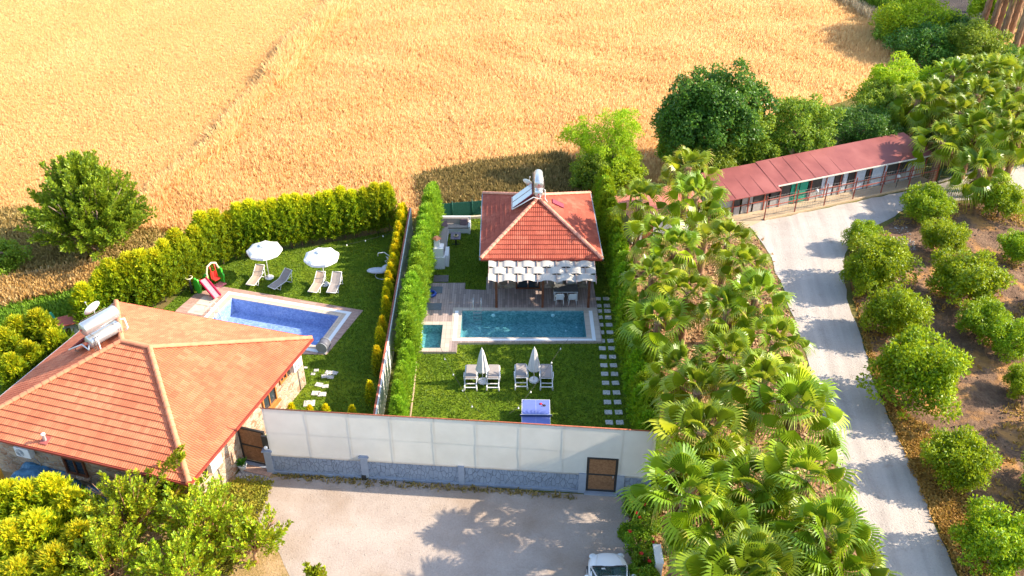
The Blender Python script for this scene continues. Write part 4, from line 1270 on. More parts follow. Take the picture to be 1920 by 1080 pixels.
def sling(px0, px1, label, mat):
    """aluminium sling lounger; foot end px0, head end px1"""
    a = Vector(P(*px0, .33)); b = Vector(P(*px1, .75))
    d = (b - a); L = max(1.75, min(2.0, d.length)); d.normalize(); a = (a + b) / 2 - d * L / 2
    rz = math.atan2(d.y, d.x)
    t = thing('sun_lounger', label, 'sun lounger', (a.x, a.y, 0), rz, 'sling loungers under the open parasols')
    W = .31; z = .33; j = L * .6
    prof = [(0, z), (j, z + .02), (L, z + .48)]
    mb = MB()
    for s in (-1, 1): mb.tube([(0, s * W, z), (j, s * W, z + .02), (L, s * W, z + .50)], .022, 6)
    mb.tube([(0, -W, z), (0, W, z)], .022, 6); mb.tube([(L, -W, z + .5), (L, W, z + .5)], .022, 6)
    mb.build('frame', alu, parent=t)
    mb = MB(); vs = []
    for x, zz in prof:
        for yv in (-W, 0, W): vs.append((x, yv, zz + .012 - (.03 if yv == 0 else 0)))
    mb.add(vs, [(0, 3, 4, 1), (1, 4, 5, 2)]); mb.build('seat', mat, parent=t)
    mb = MB(); mb.add(vs[3:], [(0, 3, 4, 1), (1, 4, 5, 2)]); mb.build('backrest', mat, parent=t)
    for s in (-1, 1):
        mb = MB(); mb.tube([(.15, s * W, z), (.42, s * (W + .03), .02), (.62, s * W, z)], .018, 5); mb.build('leg', alu, parent=t)
        mb = MB(); mb.tube([(j + .05, s * W, z), (j + .45, s * (W + .03), .02), (j + .5, s * (W + .03), .02), (L - .1, s * W, z + .4)], .018, 5); mb.build('leg', alu, parent=t)
    mb = MB(); mb.tube([(j + .1, -W, z), (j - .0, -W - .06, z + .12), (j + .5, -W - .06, z + .2), (L - .25, -W, z + .3)], .015, 5); mb.build('armrest', alu, parent=t)
    return t
sling((470, 533), (487, 499), 'sand coloured sling lounger at the far left, by the hedge', sling_w)
sling((511, 538), (539, 508), 'grey taupe sling lounger standing apart, right of the left parasol', sling_g)
sling((588, 544), (600, 514), 'sand coloured sling lounger left of the right parasol pole', sling_w)
sling((621, 548), (632, 512), 'taupe sling lounger right of the right parasol pole', sling_g)


def closed_parasol(loc, label):
    t = thing('folded_parasol', label, 'parasol', loc, 0, 'folded pale parasols between the cushioned loungers')
    mb = MB(); mb.tube([(0, 0, .05), (0, 0, 2.45)], .022, 8); mb.build('pole', alu, parent=t)
    mb = MB(); mb.lathe([(0, 0), (.30, 0), (.31, .06), (.26, .12), (.06, .15), (.05, .3), (0, .3)], 10, sm=False); mb.build('base', plastic, parent=t)
    mb = MB(); n = 48; V = []
    prof = [(.02, 2.42), (.09, 2.25), (.16, 1.95), (.22, 1.6), (.29, 1.2), (.36, .86)]
    for i, (r_, z) in enumerate(prof):
        for k in range(n):
            a = 2 * math.pi * k / n
            f = 1 + (.24 if i > 0 else 0) * (abs(((k * 8 / n) % 1) - .5) * 2 - .5) + .06 * mnoise.noise(Vector((k, i, loc[0])))
            V.append((r_ * f * math.cos(a), r_ * f * .8 * math.sin(a), z + (.10 * (abs(((k * 8 / n) % 1) - .5) * 2 - .5) if i == 5 else 0)))
    mb.add(V, [(i * n + k, (i + 1) * n + k, (i + 1) * n + (k + 1) % n, i * n + (k + 1) % n) for i in range(5) for k in range(n)], 0, True)
    mb.build('canopy', canvas if False else plain('grey white canvas', (.62, .59, .57), .85, var=.06), parent=t)
    return t
x, y = P(905, 716); closed_parasol((x, y, 0), 'folded pale parasol on the left of the pair, before the teal pool')
x, y = P(1001, 714); closed_parasol((x, y, 0), 'folded pale parasol on the right of the pair, before the teal pool')


cush = plain('grey beige cushion', (.31, .265, .24), .9, var=.06)
def resin_lounger(px, label, first=[None]):
    x, y = P(*px, .0)
    if first[0] is None:
        t = thing('cushioned_lounger', label, 'sun lounger', (x, y, 0), 0, 'white resin loungers with cushions on the lawn')
        # local: foot at +Y, head (raised back) towards -Y
        mb = MB()
        for s in (-1, 1): mb.box((s * .33, 0, .30), (.06, 1.95, .09))
        for yv in (-.95, -.62, .95): mb.box((0, yv, .30), (.62, .06, .05))
        for k in range(7): mb.box((0, -.1 + k * .15, .31), (.60, .07, .02))
        mb.build('frame', plastic, parent=t, bevel=.012)
        for sx in (-1, 1):
            for sy in (-1, 1):
                mb = MB(); mb.tube([(sx * .33, sy * .86, .28), (sx * .35, sy * .92, .0)], [.05, .035], 6); mb.build('leg', plastic, parent=t)
            mb = MB(); mb.tube([(sx * .37, .1, .33), (sx * .39, .08, .55), (sx * .39, -.35, .58), (sx * .37, -.45, .34)], .025, 6); mb.build('armrest', plastic, parent=t)
        mb = MB(); mb.box((0, .38, .39), (.60, 1.15, .10)); mb.build('cushion', cush, parent=t, bevel=.03)
        M = Matrix.Rotation(R(-38), 3, 'X')
        mb = MB(); mb.box(M @ Vector((0, -.33, .05)) + Vector((0, -.2, .37)), (.60, .68, .10), M=M); bc = mb.build('back_cushion', cush, parent=t, bevel=.03)
        mb = MB(); mb.box(M @ Vector((0, -.33, -.02)) + Vector((0, -.2, .37)), (.62, .70, .03), M=M); mb.build('backrest', plastic, parent=t)
        first[0] = t
        return t
    return dup(first[0], (x, y, 0), R(random.uniform(-2, 2)), label)
random.seed(3)
resin_lounger((883.5, 714), 'white resin lounger with cushion, outermost on the left of the four')
resin_lounger((925, 714), 'white resin lounger with cushion, right of the left folded parasol')
resin_lounger((977, 712), 'white resin lounger with cushion, left of the right folded parasol')
resin_lounger((1024, 713), 'white resin lounger with cushion, outermost on the right of the four')
for px, lb in (((908, 699), 'small white side table behind the left folded parasol'), ((1006, 698), 'small white side table behind the right folded parasol')):
    x, y = P(*px)
    t = thing('side_table', lb, 'side table', (x, y, 0), 0, 'small white side tables')
    mb = MB(); mb.box((0, 0, .44), (.42, .42, .03)); mb.build('tabletop', plastic, parent=t, bevel=.01)
    for sx in (-1, 1):
        for sy in (-1, 1):
            mb = MB(); mb.tube([(sx * .17, sy * .17, .43), (sx * .19, sy * .19, 0)], .02, 6); mb.build('leg', plastic, parent=t)

# ---- table tennis
x0, y0 = P(977.4, 748.1, .76); x1, y1 = P(1030.3, 750.3, .76)
cx_, cy_ = (x0 + x1) / 2, (y0 + y1) / 2 - 1.37
tt = thing('table_tennis_table', 'blue table tennis table with white lines and a net on the lawn', 'table tennis table', (cx_, cy_, 0), R(-1))
blue = plain('blue table top', (.13, .17, .42), .85, .1, var=.05)
mb = MB()
for s in (-1, 1): mb.box((0, s * .69, .745), (1.525, 1.36, .03))
mb.build('tabletop', blue, parent=tt)
mb = MB()
for s in (-1, 1):
    mb.box((s * .752, 0, .7625), (.02, 2.74, .004)); mb.box((0, s * 1.36, .7625), (1.48, .02, .004))
mb.box((0, 0, .7625), (.006, 2.70, .004)); mb.build('line', white, parent=tt)
mb = MB(); mb.box((0, 0, .835), (1.7, .01, .14)); nt_ = mb.build('net', plain('net', (.05, .08, .2)), parent=tt)
mb = MB(); mb.box((0, 0, .91), (1.7, .02, .012)); mb.build('net_tape', white, parent=nt_)
for s in (-1, 1):
    mb = MB(); mb.tube([(s * .85, 0, .7), (s * .85, 0, .92)], .02, 6); mb.build('net_post', dark, parent=tt)
    for q in (-1, 1):
        mb = MB(); mb.tube([(s * .6, q * .5, .73), (s * .6, q * 1.0, 0)], .022, 6); mb.build('leg', steel, parent=tt)
x, y = P(1014, 757, .78)
t = thing('table_tennis_bat', 'red table tennis bat lying on the blue table', 'bat', (x, y, .768), R(-30))
mb = MB(); mb.lathe([(0, 0), (.078, 0), (.078, .014), (0, .014)], 16); mb.build('blade', plain('red rubber', (.55, .02, .04)), parent=t)
mb = MB(); mb.box((.12, 0, .012), (.11, .028, .022)); mb.build('handle', woodb, parent=t)
x, y = P(1021, 760, .78)
t = thing('table_tennis_bat', 'dark table tennis bat lying beside the red one', 'bat', (x, y, .768), R(200))
mb = MB(); mb.lathe([(0, 0), (.078, 0), (.078, .012), (0, .012)], 16); mb.build('blade', dark, parent=t)
mb = MB(); mb.box((.12, 0, .01), (.11, .028, .02)); mb.build('handle', woodb, parent=t)

# ---- stepping stones
stm = plain('pale stepping stone', (.52, .48, .44), .85, var=.15, scale=5)
mb = MB(); mb.box((0, 0, .02), (.40, .34, .05)); step_me = mb.mesh('stepping_stone', stm)
YS = [561, 574, 584, 596, 610, 624, 640, 654, 670, 686, 702, 719, 737, 755, 774, 793]
random.seed(8)
for i, py in enumerate(YS):
    xx_ = 1120.5 + (py - 561) * .094
    for j in range(2):
        px = xx_ + j * (16 + (py - 561) * .016)
        x, y = P(px, py)
        o = link('stepping_stone', step_me, None, (x, y, 0.01), R(random.uniform(-5, 5)))
        tag(o, 'pale square stepping stone, %s from the pergola in the %s row' % (ORD[i], ['pool side', 'hedge side'][j]), 'stepping stone', 'stepping stones between the teal pool and the hedge')
garden_st = [(593, 695, .28), (587, 702, .24), (616, 699, .38), (627, 700, .38), (609, 706, .38), (620, 708, .36), (598, 722, .42), (610, 725, .36), (592, 738, .45), (604, 740, .45), (580, 757, .62), (573, 690, .2)]
nm = ['small pale stone nearest the blue pool deck corner', 'small pale stone just below the nearest one', 'flat stone, back left of the group of four', 'flat stone, back right of the group of four', 'flat stone, front left of the group of four',
      'flat stone, front right of the group of four', 'larger flat stone of the middle pair, house side', 'flat stone of the middle pair, lawn side', 'flat stone of the lower touching pair, house side', 'flat stone of the lower touching pair, lawn side',
      'widest pinkish flat stone right behind the screen fence', 'tiny pale stone at the house wall corner']
for (px, py, s), l_ in zip(garden_st, nm):
    x, y = P(px, py); mb = MB(); mb.box((0, 0, .02), (s, s * .8, .04))
    tag(mb.build('stepping_stone', stm, loc=(x, y, .01), rz=R(random.uniform(-20, 10)), bevel=.01), l_ , 'stepping stone', 'stepping stones on the lawn beside the large house')
x, y = P(828, 525, 0)
mb = MB(); mb.box((0, 0, .02), (1.0, .8, .05)); tag(mb.build('paving_slab', plain('dark slab', (.13, .11, .11)), loc=(-4.75, 50.0, .01)), 'dark grey paving slab on the grass below the white barbecue', 'paving slab')

# ---- corner sofa, table, barbecue
masonry = plain('white rendered masonry', (.66, .65, .64), .85, var=.05)
so = thing('corner_sofa', 'white masonry corner sofa with grey beige cushions', 'sofa', (0, 0, 0))
X0, X1, Y1s = -5.55, -3.02, 57.0
mb = MB(); mb.prism([(X0, Y1s), (X0, 52.6), (X0 + .16, 52.6), (X0 + .16, Y1s - .16), (X1, Y1s - .16), (X1, Y1s)], 0, .92)
mb.prism([(X1 - .14, Y1s - .17), (X1 - .14, Y1s - 1.1), (X1, Y1s - 1.1), (X1, Y1s - .17)], 0, .62); mb.build('back_wall', masonry, parent=so)
mb = MB(); mb.prism([(X0 + .17, Y1s - .17), (X0 + .17, 52.6), (X0 + .95, 52.6), (X0 + .95, Y1s - 1.0), (X1 - .15, Y1s - 1.0), (X1 - .15, Y1s - .17)], 0, .36); mb.build('seat_base', masonry, parent=so)
mb = MB(); mb.box(((X0 + .56), 54.7, .43), (.76, 4.1, .13)); mb.build('seat_cushion', cush, parent=so, bevel=.03)
mb = MB(); mb.box(((X0 + X1) / 2 + .4, Y1s - .58, .43), (1.55, .8, .13)); mb.build('seat_cushion', cush, parent=so, bevel=.03)
mb = MB(); mb.box(((X0 + X1) / 2 + .05, Y1s - .27, .68), (2.1, .16, .42), M=Matrix.Rotation(R(-8), 3, 'X')); mb.build('back_cushion', cush, parent=so, bevel=.03)
mauve = plain('mauve brown fabric', (.17, .11, .12), .9)
for i, (x, y, a, l_) in enumerate(((X0 + .62, Y1s - .75, .5, 'mauve throw pillow lying in the corner of the sofa'), (X1 - .5, Y1s - .48, -.1, 'mauve throw pillow at the right end of the sofa'))):
    t = thing('throw_pillow', l_, 'pillow', (x, y, .62), a, 'mauve pillows on the corner sofa')
    mb = MB(); mb.box((0, 0, 0), (.52, .16, .5), M=Matrix.Rotation(R(-38), 3, 'X')); mb.build('pillow', mauve, parent=t, bevel=.06)
lt = thing('garden_table', 'mauve topped pedestal table before the corner sofa', 'table', (-3.98, 54.45, 0))
mb = MB(); mb.box((0, 0, .72), (.70, .95, .05)); mb.build('tabletop', plain('mauve table top', (.16, .12, .15), .5), parent=lt, bevel=.01)
mb = MB(); mb.tube([(0, 0, .05), (0, 0, .7)], .05, 8); mb.box((0, 0, .03), (.5, .06, .05)); mb.box((0, 0, .03), (.06, .5, .05)); mb.build('pedestal', dark, parent=lt)
t = thing('plant_bowl', 'small plant in a pale round dish on the mauve table', 'plant', (-3.95, 54.4, .745))
mb = MB(); mb.lathe([(0, 0), (.12, .0), (.18, .05), (.17, .055), (0, .02)], 16); mb.build('dish', plain('pale wood dish', (.6, .42, .22)), parent=t)
leafs_small = leafmat('dark plant leaves', [(.03, .06, .01), (.06, .12, .02)], .2)
rg = np.random.default_rng(2); mb = MB()
for k in range(30):
    a = rg.uniform(0, 6.3); e = rg.uniform(.3, 1.4); d = Vector((math.cos(a) * math.cos(e), math.sin(a) * math.cos(e), math.sin(e))); s = Vector((-math.sin(a), math.cos(a), 0)) * .02
    mb.add([Vector((0, 0, .03)), d * .08 + s + Vector((0, 0, .03)), d * .16 + Vector((0, 0, .03)), d * .08 - s + Vector((0, 0, .03))], [(0, 1, 2, 3)])
mb.build('foliage', leafs_small, parent=t)
bq = thing('barbecue', 'white masonry barbecue with a small tiled chimney beside the bright hedge', 'barbecue', (0, 0, 0))
bx, by = P(824, 505)
mb = MB(); mb.box((bx, by + .4, .45), (.74, .8, .9)); mb.box((bx - .02, by + .42, 1.25), (.68, .72, .7)); mb.box((bx, by + .40, .915), (.80, .86, .05)); mb.box((bx + .5, by + .9, .45), (.25, 1.2, .9)); mb.build('body', masonry, parent=bq)
mb = MB(); mb.box((bx - .12, by + .5, 1.85), (.36, .36, .55)); ch = mb.build('chimney', masonry, parent=bq)
mb = MB(); mb.lathe([(.34, 2.13), (.20, 2.27), (0, 2.3)], 4, o=(bx - .12, by + .5, 0), sm=False); mb.build('tile_cap', ridge1_m, parent=ch)
mb = MB(); mb.box((bx + .345, by + .45, 1.2), (.02, .5, .4)); mb.build('fire_opening', dark, parent=bq)

# ---- hanging pod chair lying on the lawn
ex, ey = P(712, 517)
eg = thing('pod_chair', 'wicker pod lounge chair with a pale grey cushion near the dividing wall', 'lounge chair', (ex, ey, 0))
M = Matrix.Rotation(R(8), 3, 'Z')
mb = MB(); mb.ellipsoid((-.1, 0, .42), (.75, .36, .13), 16, 8); mb.ellipsoid((.42, .05, .55), (.36, .38, .2), 14, 8, M=Matrix.Rotation(R(-30), 3, 'Y')); mb.build('cushion', plain('pale grey cushion', (.52, .53, .58), .9, var=.05), parent=eg)
wick = plain('white grey wicker', (.50, .49, .50), .8)
mb = MB()
for k in range(11):
    a = -1.0 + k * .2; w_ = .44 * math.cos((k - 5) * .17)
    cx2, cz2 = .35 + .48 * math.cos(a), .80 + .62 * math.sin(a)
    mb.tube([(cx2 - .12, -w_, cz2 + .03), (cx2, -w_ * .5, cz2), (cx2 + .03, 0, cz2), (cx2, w_ * .5, cz2), (cx2 - .12, w_, cz2 + .03)], .022, 5)
for yv in (-.4, -.2, 0, .2, .4):
    mb.tube([(.35 + .48 * math.cos(-1.0 + k * .2) - abs(yv) * .25, yv * math.cos((k - 5) * .17), .80 + .62 * math.sin(-1.0 + k * .2)) for k in range(11)], .018, 5)
mb.build('wicker_shell', wick, parent=eg)
mb = MB(); mb.tube([(.8, 0, .25), (.95, 0, .8), (.85, 0, 1.5), (.45, 0, 1.85), (.05, 0, 1.8), (0, 0, 1.55)], .028, 7); mb.build('arch', alu, parent=eg)
mb = MB(); mb.tube([(.75 + .55 * math.cos(a * .524) - .5, .5 * math.sin(a * .524), .03) for a in range(13)], .03, 6); mb.tube([(.8, 0, .03), (.8, 0, .3)], .03, 6); mb.build('base_ring', alu, parent=eg)

# ---- children's slide and swing seat
sx_, sy_ = P(388, 548)
pl = thing('play_slide', 'toy slide with a pink chute, green tree shaped sides and a red swing seat', 'play set', (sx_, sy_, .06), R(-38))
green = plain('green toy plastic', (.05, .42, .03), .4); red = plain('red toy plastic', (.62, .04, .03), .4); pink = plain('pink toy plastic', (.75, .22, .24), .4); creamp = plain('cream toy plastic', (.85, .70, .45), .4)
def blob(cx, cz, y, h, w, th, mat, seed):
    mb = MB(); n = 26; pts_ = []
    for k in range(n):
        a = 2 * math.pi * k / n; f = 1 + .13 * math.sin(a * 7 + seed)
        pts_.append((cx + w * f * math.cos(a), cz + h * f * math.sin(a)))
    V = [(x, y - th / 2, z) for x, z in pts_] + [(x, y + th / 2, z) for x, z in pts_]
    mb.add(V, [tuple(range(n)), tuple(range(2 * n - 1, n - 1, -1))] + [(k, n + k, n + (k + 1) % n, (k + 1) % n) for k in range(n)]); return mb
blob(-.25, .55, -.42, .55, .38, .10, green, 0).build('side_panel', green, parent=pl)
blob(-.25, .55, .30, .50, .30, .10, green, 2).build('side_panel', green, parent=pl)
blob(-.10, .62, 1.30, .62, .36, .10, green, 1).build('side_panel', green, parent=pl)
mb = MB(); mb.beam((-.05, -.06, .95), (1.25, -.06, .10), .46, .05); mb.build('chute', pink, parent=pl)
for s in (-1, 1):
    mb = MB(); mb.beam((-.05, -.06 + s * .25, 1.0), (1.28, -.06 + s * .25, .14), .06, .16); mb.build('chute_rail', plain('crimson toy plastic', (.50, .01, .06), .4) if s < 0 else bpy.data.materials['crimson toy plastic'], parent=pl)
mb = MB()
for k in range(3): mb.box((-.35 - k * .1, -.06, .75 - k * .27), (.14, .5, .05))
mb.build('step', red, parent=pl)
mb = MB(); mb.tube([(-.15, .38, .1), (-.15, .36, 1.2), (-.15, .5, 1.62), (-.15, .85, 1.75), (-.15, 1.15, 1.6), (-.15, 1.28, 1.1)], .06, 8); mb.build('swing_arch', creamp, parent=pl)
mb = MB()
for yv in (.65, 1.0): mb.tube([(-.15, yv, 1.68), (.0, yv, .7)], .035, 6)
mb.box((.05, .82, .62), (.4, .42, .08)); mb.box((-.16, .82, .85), (.06, .42, .42)); mb.build('swing_seat', red, parent=pl)
mb = MB(); mb.box((.05, .75, .035), (.5, 1.2, .07)); mb.build('base', pink, parent=pl)
bk = thing('basketball_hoop', 'small dark pole with a pale ring beside the toy slide', 'hoop', (*P(361, 550), 0))
mb = MB(); mb.tube([(0, 0, 0), (0, 0, 1.2)], [.12, .06], 8); mb.build('pole', dark, parent=bk)
mb = MB(); mb.tube([(.22 * math.cos(a * .45), .22 * math.sin(a * .45), 1.24) for a in range(15)], .03, 6); mb.build('ring', creamp, parent=bk)

# ---- pool fittings
def ladder(loc, rz, label, w_=.5):
    t = thing('pool_ladder', label, 'pool ladder', loc, rz, 'steel pool ladders')
    mb = MB()
    for s in (-1, 1): mb.tube([(s * w_ / 2, .55, .0), (s * w_ / 2, .53, .62), (s * w_ / 2, .25, .8), (s * w_ / 2, -.05, .6), (s * w_ / 2, -.08, -.75)], .022, 7)
    mb.build('handrail', plain('polished steel', (.75, .75, .75), .2, .5, .6), parent=t)
    for k in range(3):
        mb = MB(); mb.box((0, -.08, -.12 - k * .26), (w_, .1, .03)); mb.build('step', steel, parent=t)
ladder((-2.2, 46.12, .16), 0, 'steel ladder on the far edge of the teal pool')
q = p1(0, 1.9); ladder((q[0], q[1], .05), R(90 - 15.4), 'thin steel ladder at the left end of the blue pool', .5)
x, y = P(608, 658)
t = thing('pool_reel', 'grey drum shaped reel at the near corner of the blue pool deck', 'reel', (x, y, .05), R(75))
mb = MB(); mb.tube([(-.25, 0, .38), (.25, 0, .38)], .34, 20); mb.build('drum', plain('dark grey drum', (.13, .13, .15), .5), parent=t)
mb = MB(); mb.tube([(.26, 0, .38), (.30, 0, .38)], .36, 20); mb.tube([(-.30, 0, .38), (-.26, 0, .38)], .36, 20); mb.tube([(.30, 0, .38), (.35, 0, .38)], .1, 12); mb.build('flange', greyplas, parent=t)
mb = MB(); mb.box((0, 0, .03), (.7, .5, .06)); mb.build('foot', greyplas, parent=t)
t = thing('swim_ring', 'small dark blue swim ring on the boards by the bright hedge', 'swim ring', (*P(808, 552, .2), .16))
mb = MB(); mb.tube([(.28 * math.cos(a * .3307), .28 * math.sin(a * .3307), .1) for a in range(20)], .1, 8, cap=False); mb.build('ring', plain('blue vinyl', (.02, .06, .30), .35), parent=t)

# ---- dining set under the pergola
dt = thing('dining_table', 'grey white dining table under the right half of the pergola', 'table', (3.45, 47.6, .16))
mb = MB(); mb.box((0, 0, .73), (1.55, .85, .04)); mb.build('tabletop', plain('grey glass top', (.14, .14, .14), .2, .5), parent=dt)
mb = MB()
for s in (-1, 1): mb.box((s * .75, 0, .69), (.05, .84, .06)); mb.box((0, s * .4, .69), (1.45, .05, .06))
mb.build('apron', plastic, parent=dt)
for sx in (-1, 1):
    for sy in (-1, 1):
        mb = MB(); mb.box((sx * .73, sy * .38, .33), (.06, .06, .66)); mb.build('leg', plastic, parent=dt)
ch0 = None
for (x, y, rz, l_) in ((3.05, 46.95, 0, 'pale chair on the near side of the dining table, to the left'), (3.85, 46.95, .06, 'pale chair on the near side of the dining table, to the right'),
                      (3.05, 48.2, math.pi, 'pale chair on the far side of the dining table, to the left'), (3.85, 48.2, math.pi, 'pale chair on the far side of the dining table, to the right')):
    if ch0 is None:
        t = thing('garden_chair', l_, 'chair', (x, y, .16), rz, 'pale chairs round the dining table')
        mb = MB(); mb.box((0, .0, .44), (.5, .48, .04)); mb.build('seat', plastic, parent=t, bevel=.01)
        mb = MB(); mb.box((0, -.25, .70), (.48, .04, .42), M=Matrix.Rotation(R(10), 3, 'X')); mb.build('backrest', plastic, parent=t, bevel=.01)
        for sx in (-1, 1):
            for sy in (-1, 1):
                mb = MB(); mb.tube([(sx * .22, sy * .2, .43), (sx * .25, sy * .24, 0)], .022, 6); mb.build('leg', plastic, parent=t)
            mb = MB(); mb.tube([(sx * .26, .2, .44), (sx * .27, .2, .64), (sx * .27, -.24, .66)], .02, 6); mb.build('armrest', plastic, parent=t)
        ch0 = t
    else: dup(ch0, (x, y, .16), rz, l_)

# ---- string lights
bulb_m = plain('clear white bulb', (.85, .83, .78), .2, .5)
def lights(label, pts_, sag=.35, group='string lights over the gardens'):
    t = thing('string_lights', label, 'string lights', (0, 0, 0), 0, group)
    mb = MB(); path = []
    for a, b in zip(pts_, pts_[1:]):
        for k in range(8):
            f = k / 8; q = a.lerp(b, f); path.append(q - Vector((0, 0, .03 * math.sin(math.pi * f))))
    path.append(pts_[-1]); mb.tube(path, .010, 4); mb.build('cable', dark, parent=t)
    for q in pts_[1:-1]:
        mb = MB(); mb.ellipsoid(q - Vector((0, 0, .09)), (.045, .045, .06), 8, 6); mb.tube([q, q - Vector((0, 0, .06))], .02, 5); mb.build('bulb', bulb_m, parent=t)
lights('string of bulbs over the left part of the lawn before the teal pool', [V3(822, 640, 2.6), V3(834, 671, 2.4), V3(850, 700, 2.3), V3(867.5, 730, 2.3), V3(885, 760, 2.4), V3(905, 776, 3.6)])
lights('string of bulbs over the right part of the lawn before the teal pool', [V3(1065, 636, 2.6), V3(1051, 652, 2.4), V3(1034, 678, 2.3), V3(995, 733, 2.3), V3(972, 763, 2.4), V3(955, 775, 3.6)])
lights('string of bulbs along the hedge behind the pod chair', [V3(588, 474, 1.5), V3(611, 465, 1.5), V3(650, 458, 1.5), V3(685, 450, 1.5), V3(718, 441, 1.6), V3(735, 436, 1.7)])

# ---- potted plant at the gate
x, y = P(456, 880)
t = thing('potted_plant', 'green leafy plant in a white pot beside the doorstep', 'potted plant', (x, y, 0))
mb = MB(); mb.lathe([(0, 0), (.16, 0), (.23, .34), (.25, .36), (.21, .36), (.19, .30), (0, .30)], 18); mb.build('pot', white, parent=t)
mb = MB(); rg = np.random.default_rng(4)
for k in range(34):
    a = rg.uniform(0, 6.3); e = rg.uniform(.5, 1.45); L = rg.uniform(.3, .55); d = Vector((math.cos(a) * math.cos(e), math.sin(a) * math.cos(e), math.sin(e))); s = Vector((-math.sin(a), math.cos(a), 0)) * .06
    b = Vector((0, 0, .3)); mb.add([b, b + d * L * .5 + s, b + d * L - Vector((0, 0, .05)), b + d * L * .5 - s], [(0, 1, 2, 3)])
mb.build('foliage', leafmat('glossy green', [(.03, .12, .01), (.08, .24, .02), (.16, .34, .04)], .3), parent=t)

# ---- tap on the grey wall, white post, tarpaulin, yellow board
t = thing('wall_tap', 'small dark water tap box at the foot of the grey fence wall', 'tap', (*P(683, 900), 0))
mb = MB(); mb.box((0, .05, .16), (.22, .16, .3)); mb.build('box', dark, parent=t)
mb = MB(); mb.tube([(.1, 0, .25), (.6, .1, .27), (1.0, .12, .3)], .02, 6); mb.build('pipe', greyplas, parent=t)
x, y = P(1232, 1056, .6)
t = thing('white_pillar', 'low white pillar among the palms right of the flowering shrubs', 'pillar', (x, y, 0))
mb = MB(); mb.box((0, 0, .6), (.3, 1.0, 1.2)); mb.build('shaft', white, parent=t, bevel=.01)
mb = MB(); mb.box((0, 0, 1.22), (.36, 1.06, .05)); mb.build('cap', white, parent=t)
tp = thing('tarpaulin_heap', 'heap covered with a crumpled blue tarpaulin against the shaded stone wall', 'tarpaulin', (0, 0, 0))
tarp = Mat('blue tarpaulin', .45, .4); tarp.base(tarp.ramp(tarp.noise(2.5, 5), [(.3, (.035, .13, .24)), (.7, (.10, .26, .40))])); tarp.bump(tarp.noise(3, 6), .8, .12); tarp = tarp.m
c0 = Vector(P(78, 893, 1.1)); dW = (Vector(N1) - Vector(L1)).normalized(); dO = Vector((dW.y, -dW.x))
NXT, NYT = 56, 30
V = []
for j in range(NYT + 1):
    for i in range(NXT + 1):
        u_, v_ = i / NXT * 2 - 1, j / NYT * 2 - 1
        h = 1.15 * max(0, 1 - max(abs(u_) ** 9, abs(v_) ** 7)) ** .8 - .12 * u_
        sx2 = u_ * 1.75; sy2 = v_ * 1.0
        h = max(0, h) + (.10 * mnoise.noise(Vector((u_ * 3, v_ * 3, 1))) + .05 * mnoise.noise(Vector((u_ * 8, v_ * 8, 3)))) * (1 if h > .1 else .3)
        q = c0 + dW * sx2 + dO * sy2
        V.append((q.x, q.y, max(.02, h)))
W = NXT + 1
mb = MB(); mb.add(V, [(j * W + i, j * W + i + 1, (j + 1) * W + i + 1, (j + 1) * W + i) for j in range(NYT) for i in range(NXT)], 0, True); mb.build('tarpaulin', tarp, parent=tp)
mb = MB(); pp = []
for k in range(40):
    a = k * .33; r_ = .38 + .12 * math.sin(k * .5); q = c0 + dW * (.15 + r_ * math.cos(a) + k * .012) + dO * (r_ * .8 * math.sin(a)); pp.append((q.x, q.y, 1.24 - .11 * ((q - c0).dot(dW))/1.75))
mb.tube(pp, .015, 5); mb.build('rope', dark, parent=tp)
q = Vector(P(185, 925, .3))
t = thing('tarpaulin_fold', 'loose dark blue tarpaulin bundle at the right of the covered heap', 'tarpaulin', (q.x, q.y, 0), R(-30))
mb = MB(); V = []
for j in range(17):
    for i in range(25):
        u_, v_ = i / 12 - 1, j / 8 - 1; h = max(0, 1 - u_ * u_) * max(0, 1 - v_ * v_) * .6 + .16 * abs(mnoise.noise(Vector((u_ * 3, v_ * 3, 6))))
        V.append((u_ * 1.2, v_ * .55, .02 + h))
mb.add(V, [(j * 25 + i, j * 25 + i + 1, (j + 1) * 25 + i + 1, (j + 1) * 25 + i) for j in range(16) for i in range(24)], 0, True); mb.build('tarpaulin', tarp, parent=t)
x, y = P(3, 905, .8)
t = thing('yellow_cabinet', 'mustard yellow cabinet at the left edge beside the blue tarpaulin', 'cabinet', (x - .3, y, 0), R(-16))
mb = MB(); mb.box((0, 0, .8), (.7, .6, 1.6)); mb.build('body', plain('mustard paint', (.52, .26, .03)), parent=t, bevel=.02)
mb = MB(); mb.box((0, -.31, .85), (.58, .02, 1.3)); mb.build('door', plain('mustard door', (.48, .23, .03)), parent=t)

